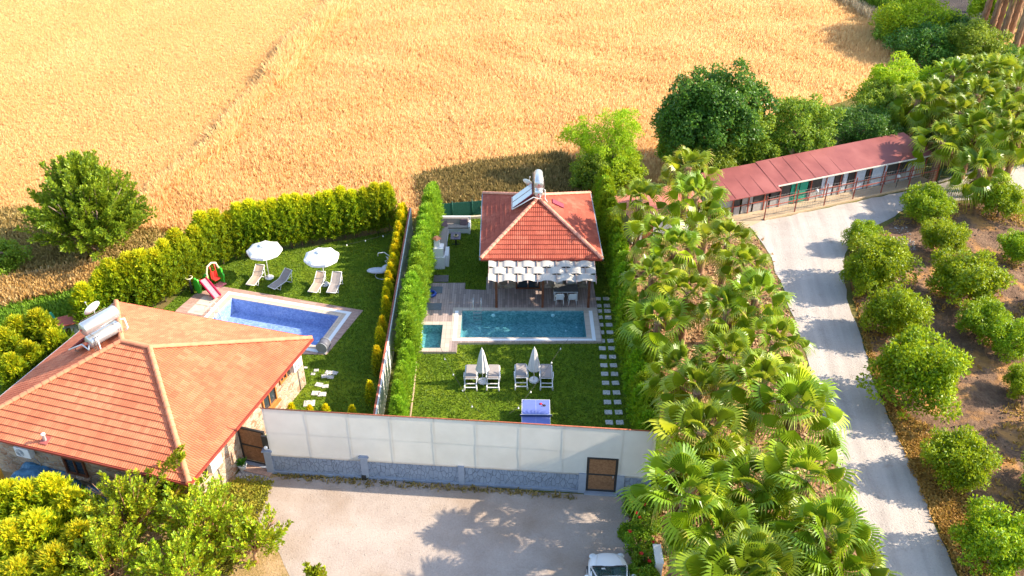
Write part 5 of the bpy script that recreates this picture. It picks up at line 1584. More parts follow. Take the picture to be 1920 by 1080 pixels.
# ---- parked car
cw, cl = 1.82, 4.4
x0, y0 = P(1139, 1037, .75)
car = thing('parked_car', 'white hatchback parked nose first at the bottom edge of the court', 'car', (x0, y0 - cl / 2 + .12, 0), R(1))
paint = plain('white car paint', (.80, .79, .77), .22, .6, var=.01)
carglass = plain('green tinted car glass', (.03, .07, .065), .06, .8)
st = [(-2.2, .30, .62, .80, .82), (-2.12, .25, .90, .84, .86), (-1.7, .2, 1.0, .89, .9), (-.9, .2, 1.0, .91, .91), (0, .2, .98, .91, .91), (.7, .2, .97, .91, .90), (1.25, .2, .93, .90, .86), (1.6, .22, .87, .87, .80), (1.85, .23, .80, .81, .72), (2.02, .25, .73, .70, .60), (2.12, .28, .66, .55, .46), (2.19, .32, .58, .34, .28)]
mb = MB(); V = []; n = 14
for (yv, zb, zt, wb, wt) in st:
    sec = [(-wb, zb), (-wb - .0, (zb + zt) / 2 - .08), (-wb + .0, (zb + zt) / 2 + .05), (-wt, zt - .10), (-wt * .93, zt - .02), (-wt * .6, zt + .035), (-wt * .2, zt + .05), (wt * .2, zt + .05), (wt * .6, zt + .035), (wt * .93, zt - .02), (wt, zt - .10), (wb, (zb + zt) / 2 + .05), (wb, (zb + zt) / 2 - .08), (wb, zb)]
    V += [(a, yv, b) for a, b in sec]
F = [(i * n + k, i * n + (k + 1) % n, (i + 1) * n + (k + 1) % n, (i + 1) * n + k) for i in range(len(st) - 1) for k in range(n)]
F += [tuple(range(n))[::-1], tuple((len(st) - 1) * n + k for k in range(n))]
mb.add(V, F, 0, True); body = mb.build('body', paint, parent=car)
cab = [(-1.95, 1.0, .74), (-1.55, 1.38, .66), (-.8, 1.47, .64), (0.05, 1.44, .63), (.35, 1.36, .62), (1.15, .97, .76)]
mb = MB(); V = []; n = 7
for yv, zt, wt in cab:
    wb = .84
    V += [(-wb, yv, .93), (-wt, yv, zt - .03), (-wt * .6, yv, zt + .01), (0, yv, zt + .02), (wt * .6, yv, zt + .01), (wt, yv, zt - .03), (wb, yv, .93)]
mb.add(V, [(i * n + k, i * n + k + 1, (i + 1) * n + k + 1, (i + 1) * n + k) for i in (1, 2, 3) for k in range(1, n - 2)], 0, True); mb.build('roof', paint, parent=car)
mb = MB(); mb.add(V, [(4 * n + k, 4 * n + k + 1, 5 * n + k + 1, 5 * n + k) for k in range(1, n - 2)], 0, True); ws = mb.build('windscreen', carglass, parent=car)
mb = MB(); mb.add(V, [(0 + k, k + 1, n + k + 1, n + k) for k in range(1, n - 2)], 0, True); mb.build('rear_window', carglass, parent=car)
for k in (0, 5):
    mb = MB(); mb.add(V, [(i * n + k, i * n + k + 1, (i + 1) * n + k + 1, (i + 1) * n + k) for i in range(5)], 0, True); mb.build('side_window', carglass, parent=car)
for s in (-1, 1):
    mb = MB(); mb.tube([(s * .80, 1.2, .96), (s * .66, .36, 1.36), (s * .67, 0.05, 1.43), (s * .68, -.8, 1.46), (s * .69, -1.55, 1.37), (s * .78, -1.95, 1.0)], .035, 6); mb.build('roof_pillar', paint, parent=car)
    mb = MB(); mb.ellipsoid((s * 1.02, .62, 1.0), (.13, .09, .09)); mb.build('wing_mirror', paint, parent=car)
    mb = MB(); mb.ellipsoid((s * .62, 1.98, .66), (.18, .16, .09)); mb.build('headlight', plain('headlight glass', (.6, .62, .62), .1, .7), parent=car)
    for yv in (-1.35, 1.35):
        mb = MB(); mb.tube([(s * .72, yv, .31), (s * .93, yv, .31)], .31, 20); wh = mb.build('wheel', plain('tyre rubber', (.02, .02, .02)), parent=car)
        mb = MB(); mb.tube([(s * .90, yv, .31), (s * .94, yv, .31)], .19, 14); mb.build('rim', steel, parent=wh)
mb = MB(); mb.add([(-.74, 1.22, .975), (.74, 1.22, .975), (.74, 1.12, 1.0), (-.74, 1.12, 1.0)], [(0, 1, 2, 3)]); mb.build('wiper_panel', dark, parent=car)
mb = MB(); mb.box((-.28, .98, 1.075), (.16, .13, .01), M=Matrix.Rotation(R(-27), 3, 'X')); mb.build('sticker', white, parent=ws)
for a, b in (((-.1, 1.16, 1.01), (-.6, .9, 1.13)), ((.45, 1.16, 1.01), (-.0, .98, 1.10))):
    mb = MB(); mb.tube([a, b], .012, 4); mb.build('wiper', dark, parent=car)
mb = MB(); mb.tube([(-.60, 1.2, .975), (-.52, 1.55, .94), (-.42, 1.95, .80)], .012, 4); mb.tube([(.60, 1.2, .975), (.52, 1.55, .94), (.42, 1.95, .80)], .012, 4); mb.build('bonnet_crease', paint, parent=body)
# ================================================================== VEGETATION
def leaves(C, D, Nn, L, W, fold=.15):
    """rhombic leaves. C base, D direction, Nn face normal"""
    D = D / np.linalg.norm(D, axis=1, keepdims=True)
    S = np.cross(D, Nn); S /= np.linalg.norm(S, axis=1, keepdims=True) + 1e-9
    U = np.cross(S, D)
    L = np.broadcast_to(L, len(C))[:, None]; W = np.broadcast_to(W, len(C))[:, None]
    a = C; b = C + D * L * .45 + S * W * .5 + U * W * fold; c = C + D * L - U * L * .06; d = C + D * L * .45 - S * W * .5 + U * W * fold
    V = np.stack([a, b, c, d], 1).reshape(-1, 3)
    F = np.arange(len(C))[:, None] * 4 + np.arange(4)[None]
    return V, F


def unit(a): return a / (np.linalg.norm(a, axis=-1, keepdims=True) + 1e-9)


def crown_round(seed, rx, ry, rz, nclump, per, L, W, cr=.42, zc=0., lump=.25, lo=-.55):
    """crown of leaf clumps spread over and inside an uneven ellipsoid"""
    rg = np.random.default_rng(seed)
    d = unit(rg.normal(size=(nclump * 2, 3)))
    d = d[d[:, 2] > lo][:nclump]
    lumpf = np.array([1 + lump * mnoise.noise(Vector(tuple(q * 1.7 + seed))) * 2 for q in d])
    rad = (rg.uniform(.45, 1, len(d)) ** .45) * lumpf
    cc = d * rad[:, None] * np.array([rx, ry, rz]) + np.array([0, 0, zc])
    crs = cr * rg.uniform(.6, 1.25, len(d))
    k = np.repeat(np.arange(len(d)), per)
    e = unit(rg.normal(size=(len(k), 3)) + d[k] * .5 + np.array([0, 0, .25]))
    C = cc[k] + e * (crs[k] * rg.uniform(.55, 1.0, len(k)))[:, None]
    D = unit(e * .6 + rg.normal(size=e.shape) * .7)
    Nn = unit(e + rg.normal(size=e.shape) * .55 + np.array([0, 0, .35]))
    return leaves(C, D, Nn, L * rg.uniform(.7, 1.3, len(C)), W * rg.uniform(.7, 1.3, len(C)))


def crown_shoots(seed, shoots, per, L, W, spread=.16, t0=.15, droop=.0, up=.4):
    """leaves along curved shoots: list of (p0, p1)"""
    rg = np.random.default_rng(seed)
    p0 = np.array([s[0] for s in shoots]); p1 = np.array([s[1] for s in shoots])
    k = np.repeat(np.arange(len(shoots)), per)
    t = t0 + (1 - t0) * rg.random(len(k)) ** .8
    ax = unit(p1 - p0)
    ln = np.linalg.norm(p1 - p0, axis=1)
    C = p0[k] + (p1 - p0)[k] * t[:, None] + np.array([0, 0, 1]) * ((t * (1 - t)) * ln[k] * .25)[:, None]
    off = rg.normal(size=C.shape); off -= ax[k] * (off * ax[k]).sum(1)[:, None]
    off = unit(off)
    C = C + off * (spread * (1.15 - t) * rg.uniform(.3, 1, len(k)))[:, None]
    D = unit(ax[k] * .8 + off * .8 + np.array([0, 0, up * .3 - droop]) + rg.normal(size=C.shape) * .2)
    Nn = unit(rg.normal(size=C.shape) * .6 + np.array([0, 0, .8]) + off * .3)
    return leaves(C, D, Nn, L * rg.uniform(.7, 1.3, len(k)), W * rg.uniform(.7, 1.3, len(k)))


def cat_vf(parts):
    Vs = []; Fs = []; b = 0
    for V, F in parts:
        Vs.append(V); Fs.append(F + b); b += len(V)
    return np.concatenate(Vs), np.concatenate(Fs)


bark = plain('grey brown bark', (.22, .15, .10), .9, .1, var=.35, scale=5)


def limbs(seed, h, r, n, spread, zt, lean=.0):
    rg = random.Random(seed); mb = MB()
    mb.tube([(0, 0, -.1), (lean * .3, 0, h * .5), (lean, 0, h)], [r, r * .8, r * .65], 8)
    for k in range(n):
        a = 2 * math.pi * k / n + rg.uniform(-.4, .4); e = rg.uniform(.5, 1) * spread; z = zt * rg.uniform(.7, 1)
        p = [Vector((lean, 0, h * .8)), Vector((lean + math.cos(a) * e * .4, math.sin(a) * e * .4, h + (z - h) * .5)), Vector((lean + math.cos(a) * e, math.sin(a) * e, z))]
        mb.tube(p, [r * .5, r * .32, r * .1], 6)
        for j in range(2):
            a2 = a + rg.uniform(-.9, .9); q = p[1].lerp(p[2], .4)
            mb.tube([q, q + Vector((math.cos(a2) * e * .4, math.sin(a2) * e * .4, (z - h) * .35))], [r * .2, r * .06], 5)
    return mb


# ---- citrus orchard
citrus_leaf = leafmat('citrus leaves', [(.05, .12, .003), (.14, .26, .004), (.33, .44, .006), (.60, .62, .015)], .32, .42, .012, .9)
citrus = []
for i in range(4):
    V, F = crown_round(100 + i, 1.5, 1.5, 1.2, 150, 68, .15, .085, .38, 1.45, .38)
    Vi, Fi = crown_round(150 + i, 1.05, 1.05, .9, 60, 50, .17, .11, .36, 1.35, .1)
    V, F = cat_vf([(V, F), (Vi, Fi)])
    V[:, 2] = np.maximum(V[:, 2], .06)
    citrus.append((mesh_np('citrus_crown', V, F, [citrus_leaf]), limbs(i, .7, .12, 5, 1.0, 2.0).mesh('citrus_trunk', bark)))


def plant_from(meshes, name, label, cat, loc, rz, s, group, names=('crown', 'trunk')):
    t = thing(name, label, cat, loc, rz, group)
    t.scale = s if isinstance(s, tuple) else (s, s, s)
    for me, nm in zip(meshes, names):
        link(nm, me, t)
    return t


CIT = [  # px, py of crown centre, radius px, label
    (1615, 447, 34, 'small citrus tree nearest the road bend, with one tall sprout'),
    (1650, 500, 62, 'broad citrus tree on the road edge, third from the kennel end'),
    (1620, 520, 44, 'citrus tree on the road edge merging with the broad one behind it'),
    (1678, 597, 58, 'citrus tree on the road edge just above the largest one'),
    (1722, 712, 83, 'largest citrus tree, beside the palm strip road'),
    (1796, 866, 66, 'round citrus tree on the road edge with bare soil to its right'),
    (1868, 1022, 76, 'citrus tree in the bottom right corner'),
    (1738, 387, 45, 'citrus tree opposite the end of the kennel shed'),
    (1878, 382, 42, 'dark citrus tree right of the single leaning palm'),
    (1768, 453, 44, 'middling citrus tree in the second row, nearest the kennels'),
    (1812, 527, 66, 'large citrus tree in the second row'),
    (1850, 607, 48, 'citrus tree in the second row touching its right neighbour'),
    (1897, 640, 50, 'citrus tree at the right edge beside the second row pair'),
    (1912, 468, 38, 'citrus tree cut by the right edge, level with the second row start'),
    (1918, 722, 38, 'citrus tree cut by the right edge, level with the largest one'),
]
random.seed(11)
for i, (px, py, r_, lb) in enumerate(CIT):
    sc = r_ / ((1 / (1675 / 1.0)) * 1675) / 1.0
    x, y = P(px, py, 1.2)
    Z = (y * CP + (CAM_H - 1.2) * SP)
    rad = r_ * Z / FPX
    s = rad / 1.75
    x, y = P(px, py, 1.25 * s)
    plant_from(citrus[i % 4], 'citrus_tree', lb, 'tree', (x, y, 0), random.uniform(0, 6.3), (s, s, s * random.uniform(.95, 1.1)), 'citrus trees in the orchard')
# sprout on the first tree
# more citrus further right, outside the frame but near
for (px, py, r_) in ((2010, 560, 60), (2040, 800, 70), (1990, 900, 66)):
    x, y = P(px, py, 1.3)
    plant_from(citrus[(px + py) % 4], 'citrus_tree', 'citrus tree just outside the right edge, %s' % {560: 'level with the second row', 800: 'lower down', 900: 'near the corner'}[py], 'tree', (x, y, 0), px, 1.0, 'citrus trees in the orchard')

# ---- fan palms
palm_leaf = leafmat('fan palm leaf', [(.045, .12, .010), (.15, .25, .010), (.34, .43, .010), (.70, .67, .05)], .32, .36, .012, .5)
palm_dead = leafmat('dead fan leaf', [(.16, .08, .035), (.34, .19, .08), (.50, .33, .16)], .25, .8, .01, .8)
palm_stem = plain('palm leaf stalk', (.26, .32, .05), .5)
palm_tip = leafmat('straw coloured leaf tips', [(.30, .30, .03), (.46, .40, .06), (.60, .50, .15)], .35, .6, .01, .8)


def fan(rg, org, az, el, pet, rad, droop, nseg=22, roll=0., dead=False, old=0.):
    """one costapalmate leaf: stalk and a pleated fan folded along its midrib"""
    d = np.array([math.cos(az) * math.cos(el), math.sin(az) * math.cos(el), math.sin(el)])
    side = np.array([-math.sin(az), math.cos(az), 0.])
    up = np.cross(d, side); up = -up if up[2] < 0 else up
    side = side * math.cos(roll) + up * math.sin(roll); up = np.cross(side, d); up = -up if up[2] < 0 else up
    hub = org + d * pet + np.array([0, 0, -.10 * pet * pet])
    d2 = d * math.cos(-droop) + up * math.sin(-droop); u2 = np.cross(side, d2); u2 = -u2 if u2[2] < 0 else u2
    V = []; F = []; M_ = []
    w_ = .02
    V += [org - side * w_, org + side * w_, hub + side * w_ * .7, hub - side * w_ * .7]; F.append((0, 1, 2, 3)); M_.append(1)
    hb = len(V); V.append(hub)
    A = math.radians(rg.uniform(58, 84) if not dead else 50)
    fo = rg.uniform(.05, .75) if not dead else 1.1
    curve = rg.uniform(.08, .30)
    n = nseg

    def at(a, r_, lift=0.):
        s_ = math.copysign(1, a)
        return hub + d2 * math.cos(a) * r_ + (side * s_ * math.cos(fo) - u2 * math.sin(fo)) * abs(math.sin(a)) * r_ + u2 * (lift - curve * r_ * r_)
    def len_(a): return rad * (1.08 - .30 * abs(a) / A)
    ang = np.linspace(-A, A, 2 * n + 1)
    base = len(V)
    for i, a in enumerate(ang):
        V.append(at(a, len_(a) * .60, .045 * rad if i % 2 else -.045 * rad))
    for i in range(2 * n):
        F.append((hb, base + i, base + i + 1, base + i + 1)); M_.append(0)
    tipmat = 2 if (dead or rg.random() < .05 + old * .4) else 0
    for i in range(n):
        a = ang[2 * i + 1]; da = ang[1] - ang[0]
        rr = len_(a) * rg.uniform(.93, 1.07)
        dr = (.10 + .30 * old if not dead else .5) * rad * rg.uniform(.3, 1.6)
        m1 = at(a - da * .50, rr * .84) - np.array([0, 0, dr * .22]); m2 = at(a + da * .50, rr * .84) - np.array([0, 0, dr * .22])
        tip = at(a, rr * 1.04) - np.array([0, 0, dr])
        k = len(V); V += [m1, m2, tip]
        F.append((base + 2 * i, k, k + 1, base + 2 * i + 2)); M_.append(0)
        F.append((k, k + 2, k + 1, k + 1)); M_.append(tipmat)
    return V, F, M_


def palm_crown(seed, nf=30, green=True):
    rg = np.random.default_rng(seed)
    V = []; F = []; M_ = []
    for k in range(nf):
        f = k / (nf - 1)
        az = k * 2.39996 + rg.uniform(-.3, .3)
        if green:
            el = math.radians(82 - 104 * f ** 1.15) + rg.uniform(-.15, .15)
            pet = .50 + .65 * min(1, f * 1.7) * rg.uniform(.8, 1.2); rad = (.88 + .28 * min(1, f * 2.2)) * rg.uniform(.85, 1.15); dr = .05 + .65 * f * rg.uniform(.3, 1.7)
        else:
            el = math.radians(-48 - 30 * rg.random()); pet = .55 * rg.uniform(.6, 1.1); rad = .62 * rg.uniform(.7, 1.1); dr = .35
        v, fc, m = fan(rg, np.array([.06 * math.cos(az), .06 * math.sin(az), -.18 * f - (0 if green else .25)]), az, el, pet, rad, dr, 17 if green else 10, rg.uniform(-.55, .55), not green, f)
        b = len(V)
        V += v; F += [tuple(i + b for i in q) for q in fc]; M_ += m
    me = bpy.data.meshes.new('palm')
    me.from_pydata([tuple(map(float, q)) for q in V], [], [q if q[2] != q[3] else q[:3] for q in F])
    for m in ((palm_leaf, palm_stem, palm_tip) if green else (palm_dead, palm_dead, palm_dead)): me.materials.append(m)
    me.polygons.foreach_set('material_index', M_)
    me.update()
    return me


palm_bark = plain('fibrous palm bark', (.30, .17, .10), .95, .1, var=.45, scale=9)
def palm_trunk(seed):
    rg = random.Random(seed); mb = MB()
    n = 12; pts_ = []; rs = []
    for k in range(22):
        z = k / 21
        pts_.append((0, 0, z)); rs.append((.24 - .05 * z) * (1.12 if k % 2 else .95) * (1.35 if k == 0 else 1))
    mb.tube(pts_, rs, n)
    for k in range(130):
        z = rg.uniform(.08, .99); a = rg.uniform(0, 6.3); r_ = .22; L = rg.uniform(.10, .22)
        d = Vector((math.cos(a), math.sin(a), 0)); s = Vector((-d.y, d.x, 0)) * .05; b = d * (r_ - .04) + Vector((0, 0, z))
        mb.add([b - s, b + s, b + d * L * .8 + Vector((0, 0, L * .16)) + s * .4, b + d * L * .8 + Vector((0, 0, L * .16)) - s * .4], [(0, 1, 2, 3)])
    return mb.mesh('palm_trunk', palm_bark)
PC = [palm_crown(200 + i, 22) for i in range(4)]
PD = [palm_crown(250 + i, 14, False) for i in range(2)]
PT = [palm_trunk(i) for i in range(2)]
random.seed(21)


def palm(px, py, h, s, label, group, i=[0], lean=None):
    k = i[0]; i[0] += 1
    x, y = P(px, py, h + .25)
    t = thing('fan_palm', label, 'palm tree', (x, y, 0), random.uniform(0, 6.28), group)
    tr_ = link('trunk', PT[k % 2], t); tr_.scale = (1, 1, h)
    if lean: tr_.rotation_euler = (0, lean, 0)
    c = link('crown', PC[k % 4], t, (0, 0, h)); c.scale = (s, s, s)
    d = link('dead_fronds', PD[k % 2], t, (0, 0, h - .05)); d.scale = (s, s, s)
    if lean:
        c.location = d.location = (math.sin(lean) * h, 0, math.cos(lean) * h)
    return t


def band(py): return 'the kennel end' if py < 460 else 'the middle of the road' if py < 700 else 'the parking court' if py < 900 else 'the bottom edge'
# three loose files of palms: garden side, centre and road side, listed from the far end
files = {
    'garden side': [(1203, 368, 4.0), (1232, 430, 4.2), (1228, 512, 3.8), (1236, 600, 3.6), (1272, 688, 3.8), (1312, 725, 4.2), (1320, 800, 4.6), (1340, 880, 4.4), (1285, 920, 4.0), (1352, 995, 4.0), (1372, 1085, 4.0)],
    'centre': [(1293, 308, 4.5), (1309, 365, 4.2), (1268, 456, 4.2), (1290, 540, 4.0), (1362, 575, 4.0), (1375, 660, 4.0), (1428, 712, 4.2), (1405, 905, 4.0), (1445, 965, 4.4), (1422, 1060, 4.4)],
    'road side': [(1330, 400, 3.6), (1364, 440, 4.0), (1396, 490, 4.0), (1416, 548, 4.2), (1453, 632, 4.2), (1490, 765, 4.4), (1512, 888, 4.6), (1552, 990, 4.6), (1500, 1060, 3.8), (1585, 1062, 4.4)],
}
for fn, L_ in files.items():
    for i, (px, py, h) in enumerate(L_):
        palm(px + random.uniform(-4, 4), py + random.uniform(-3, 3), h + 1.3 + random.uniform(-.7, .7), random.uniform(.80, 1.04) * (1.16 if py > 700 else 1.0), 'fan palm of the dense strip, %s file, %s from the kennel end' % (fn, ORD[i]), 'fan palms in the strip between the gardens and the road')
NE = [(1723, 182, 4.5), (1788, 136, 5.0), (1770, 258, 3.6), (1805, 205, 4.6), (1832, 238, 4.2), (1836, 172, 5.0), (1884, 212, 5), (1853, 128, 5.2), (1888, 132, 5.4), (1912, 158, 5.2), (1881, 250, 4.6), (1915, 200, 5.2), (1916, 246, 5.2), (1820, 130, 5), (1925, 110, 5.2), (1760, 175, 4.6)]
NEn = ['tall fan palm standing behind the end of the kennel shed', 'fan palm at the top of the far group with a dead orange leaf', 'fan palm overhanging the right end of the red shed roof', 'fan palm with large hanging folded leaves in the far group', 'fan palm right of the shed roof with upright young leaves', 'fan palm in the middle of the far group',
       'fan palm near the right edge, middle of the far group', 'fan palm on the upper edge of the far group', 'fan palm on the upper edge of the far group, right of the previous crown', 'fan palm at the right edge, upper', 'fan palm near the right edge with a bare leaning trunk', 'fan palm at the right edge, middle', 'fan palm at the right edge, lower with orange dead leaves', 'fan palm behind the upper edge of the far group', 'fan palm at the right edge, topmost', 'fan palm between the tall one behind the shed and the group']
for (px, py, h), lb in zip(NE, NEn):
    palm(px, py, h, random.uniform(1.0, 1.25), lb, 'fan palms of the far group beyond the shed')
palm(1852, 312, 3.2, 1.15, 'single leaning fan palm at the corner of the orchard by the road', None, lean=-.12)
# tall palms whose trunks alone are in view
TT = [(1838, 62), (1852, 78), (1868, 60), (1872, 92), (1892, 70), (1898, 105), (1915, 88), (1925, 62), (1884, 40), (1908, 30), (1862, 22)]
for i, (px, py) in enumerate(TT):
    x, y = P(px, py)
    t = thing('tall_palm', 'tall rough palm trunk in the far right corner, %s from the left' % ORD[i], 'palm tree', (x, y, 0), i * 1.3, 'tall palm trunks in the far right corner')
    tr_ = link('trunk', PT[i % 2], t); tr_.scale = (1.5, 1.5, 9.5)
    c = link('crown', PC[i % 4], t, (0, 0, 9.5)); c.scale = (1.5,) * 3
    c = link('dead_fronds', PD[i % 2], t, (0, 0, 9.5)); c.scale = (1.6,) * 3


# ---- feathery conifers
def conifer(seed, h, r, mats, nb=70, per=20, L=.22, W=.07, pw=.75, flame=.55, low=.02, base=.12, spr=.12):
    """spiky flame shaped conifer: ascending branches clothed with flat sprays"""
    rg = np.random.default_rng(seed)
    sh = []
    for k in range(nb):
        t = low + (1 - low) * (k / nb) ** .9
        z = t * h * .93; az = k * 2.39996 + rg.uniform(-.3, .3)
        rr = r * (1 - t) ** pw * rg.uniform(.8, 1.12) + .06
        if t < base: rr *= .8
        p0 = np.array([0, 0, max(0.05, z - rr * .3)]); p1 = np.array([rr * math.cos(az), rr * math.sin(az), z + rr * flame + .10 * h * t])
        sh.append((p0, p1))
    ld = []
    for k in range(nb // 5):
        az = rg.uniform(0, 6.3); q = rg.random() ** .6; rr = r * .72 * q; zt = h * (1.05 - .36 * q * rg.uniform(.5, 1.3))
        ld.append((np.array([rr * .75 * math.cos(az), rr * .75 * math.sin(az), max(.1, zt - .75)]), np.array([rr * math.cos(az), rr * math.sin(az), zt])))
    V, F = cat_vf([crown_shoots(seed + 1, sh, per, L, W, spread=spr, t0=.25, up=1.2), crown_shoots(seed + 2, ld, int(per * 1.3), L * 1.05, W, spread=.09, t0=.0, up=3.0)])
    return mesh_np('conifer_foliage', V, F, mats)


gold = leafmat('golden conifer sprays', [(.035, .10, .004), (.11, .22, .004), (.32, .42, .006), (.78, .64, .01)], .30, .6, .007, .9, young=(1.4, 3.4, .36))
thuja = leafmat('yellow green conifer sprays', [(.045, .11, .003), (.16, .27, .005), (.36, .46, .008), (.76, .66, .01)], .32, .6, .008, .9, young=(2.3, 3.8, .36))
goldw = leafmat('golden wall conifer sprays', [(.03, .09, .004), (.12, .22, .004), (.38, .44, .005), (.84, .66, .008)], .28, .6, .015, .9, young=(.7, 2.3))
cyp = leafmat('bright green conifer sprays', [(.05, .15, .008), (.15, .30, .012), (.32, .50, .02), (.54, .66, .04)], .3, .6, .01, .9)
cypd = leafmat('mixed green conifer sprays', [(.06, .16, .008), (.17, .32, .010), (.32, .48, .010), (.60, .62, .015)], .35, .6, .02, .9)
stem_me = MB(); stem_me.tube([(0, 0, 0), (0, 0, 1.2)], [.07, .03], 6); stem_me = stem_me.mesh('stem', bark)
THU = [conifer(300 + i, 3.5, .95, [thuja], 150, 34, .25, .075, .55, .8, spr=.10) for i in range(3)]
GOL = [conifer(320 + i, 2.4, .55, [goldw], 90, 26, .17, .065, .7, .7) for i in range(3)]
GOB = [conifer(340 + i, 3.0, 1.15, [gold], 120, 44, .28, .075, .72, .75, spr=.09) for i in range(2)]
CYP = [conifer(360 + i, 3.7, .82, [cyp], 130, 32, .24, .06, .5, .45) for i in range(3)]
CYD = [conifer(380 + i, 3.0, .85, [cypd], 110, 32, .20, .075, .5, .55) for i in range(3)]
random.seed(31)


def along(line, step):
    out = []; carry = 0
    for a, b in zip(line, line[1:]):
        a = Vector(a); b = Vector(b); L = (b - a).length; s = carry
        while s < L:
            out.append(a + (b - a) * s / L); s += step
        carry = s - L
    return out


def hedge(meshes, line, step, label, group, smin, smax, jit=.12, zs=(1, 1)):
    ps = along(line, step)
    for i, q in enumerate(ps):
        s = random.uniform(smin, smax); f = i / max(1, len(ps) - 1); zz = zs[0] + (zs[1] - zs[0]) * f
        o = ORD[i] if i < len(ORD) else ['thirty-fourth', 'thirty-fifth', 'thirty-sixth', 'thirty-seventh'][i - len(ORD)]
        plant_from((random.choice(meshes), stem_me), 'conifer', label % o, 'conifer', (q.x + random.uniform(-jit, jit), q.y + random.uniform(-jit, jit), 0), random.uniform(0, 6.3), (s, s, s * zz * random.uniform(.92, 1.1)), group, ('foliage', 'stem'))


hedge(THU, [(-9.0, 56.4), (-14.2, 54.6), (-19.4, 52.3)], .78, 'yellow green hedge conifer behind the open parasols, %s from the dividing wall', 'conifers of the far hedge', .95, 1.08, zs=(1.0, 1.0))
hedge(THU, [(-19.9, 51.7), (-21.4, 49.2), (-22.4, 47.2), (-24.4, 46.0)], .82, 'yellow green hedge conifer beside the toy slide, %s from the parasol corner', 'conifers of the hedge by the slide', .98, 1.12, zs=(1.0, .95))
for (px, py, h, s, lb) in ((202, 492, 3.7, 1.1, 'golden tipped conifer at the left end of the hedge, behind the roof corner'), (152, 536, 3.0, 1.0, 'golden conifer behind the silver tank and dish'), (185, 512, 3.3, 1.0, 'golden conifer between the dish and the end of the hedge'), (234, 492, 3.6, 1.05, 'golden tipped conifer, second from the left end of the hedge'), (262, 480, 3.5, 1.0, 'golden tipped conifer, third from the left end of the hedge'),
                          (66, 587, 3.1, 1.05, 'golden conifer, tallest of the left edge group'), (26, 598, 3.0, 1.0, 'golden conifer, middle of the left edge group'), (97, 622, 2.5, .85, 'golden conifer of the left edge group nearest the tiny kennel'), (1, 622, 2.9, 1.0, 'golden conifer cut by the left edge'), (48, 645, 2.5, .85, 'golden conifer of the left edge group against the tiled roof'), (16, 668, 2.5, .9, 'low golden conifer at the left edge above the white gutter')):
    x, y = P(px, py, h)
    plant_from((random.choice(GOB), stem_me), 'conifer', lb, 'conifer', (x, y, 0), random.uniform(0, 6), (s, s, h / 3.1), 'golden conifers behind the large house', ('foliage', 'stem'))
GW = [(-7.72 - .05 * (k % 2), 55.6 - k * .78, 2.75 - .035 * k) for k in range(14)] + [(*P(px, py, h), h) for px, py, h in ((727, 565, 2.2), (716, 598, 2.2), (712, 622, 2.2), (707, 650, 2.2), (692, 712, 1.9))]
for i, (x, y, h) in enumerate(GW):
    x = min(x, -7.62); s = h / 2.45
    plant_from((random.choice(GOL), stem_me), 'conifer', 'small golden conifer against the left side of the dividing wall, %s from the far end' % ORD[i], 'conifer', (x, y, 0), random.uniform(0, 6), (s * .85, s * .85, s * random.uniform(.9, 1.15)), 'golden conifers along the dividing wall', ('foliage', 'stem'))
for i, (px, py) in enumerate(((545, 757), (580, 761), (609, 759), (659, 761))):
    x, y = P(px, py, 1.5)
    plant_from((GOL[i % 3], stem_me), 'conifer', 'tip of a young golden conifer showing over the screen fence, %s from the stone house' % ORD[i], 'conifer', (x, y, 0), i, .6, 'young golden conifers behind the screen fence', ('foliage', 'stem'))
hedge(CYP, [(-5.75, 57.6), (-6.05, 46.0), (-6.1, 40.5)], .72, 'feathery bright green conifer right of the dividing wall, %s from the wheat field', 'bright conifers along the dividing wall', .88, 1.02, zs=(.95, .86))
hedge(CYP, [(-5.95, 39.6), (-5.9, 34.4)], .85, 'slimmer bright green conifer near the screen fence, %s from the small pool', 'slim bright conifers near the screen fence', .62, .74, zs=(1.15, 1.15))
hedge(CYD, [(6.9, 33.4), (7.05, 46), (6.9, 60)], .78, 'green conifer beside the stepping stones, %s from the screen fence', 'conifers between the stepping stones and the palms', .85, 1.05, zs=(.95, 1.05))

# ---- broadleaf trees behind the shed and by the field
mulb = leafmat('dark glossy tree leaves', [(.02, .08, .01), (.05, .15, .014), (.10, .24, .018), (.24, .38, .05)], .3, .4, .01, .4)
bush_l = leafmat('mid green bush leaves', [(.06, .13, .01), (.14, .24, .012), (.26, .37, .02), (.46, .52, .05)], .35, .5, .02, .5)
lime = leafmat('lime green leaves', [(.12, .24, .005), (.24, .40, .006), (.42, .54, .01), (.60, .64, .03)], .42, .55, .01, .5)


def big_tree(name, label, px, py, z, R_, rz_, seed, mat, L=.2, W=.12, nc=200, per=60, cr=.55, trunk=(1.8, .28), cat='tree', group=None, ry=None, lump=.35, lo=-.6):
    x, y = P(px, py, z)
    V, F = crown_round(seed, R_, ry or R_, rz_, nc, per, L, W, cr, z, lump, lo)
    V[:, 2] = np.maximum(V[:, 2], .03)
    t = thing(name, label, cat, (x, y, 0), 0, group)
    link('crown', mesh_np('crown', V, F, [mat]), t)
    limbs(seed, trunk[0], trunk[1], 7, R_ * .8, z + rz_ * .6).build('trunk', bark, parent=t)
    return t
big_tree('broadleaf_tree', 'tallest dark round tree behind the kennel shed', 1352, 205, 5.2, 2.9, 2.7, 401, mulb, .24, .17, 300, 62, .62)
big_tree('broadleaf_tree', 'dark spreading tree on the left flank of the tallest one', 1290, 232, 4.0, 2.4, 2.1, 402, mulb, .24, .17, 230, 60, .6)
big_tree('broadleaf_tree', 'grey green leaning tree in front of the tallest dark one', 1395, 255, 3.2, 2.0, 1.9, 403, bush_l, .22, .16, 200, 56, .5)
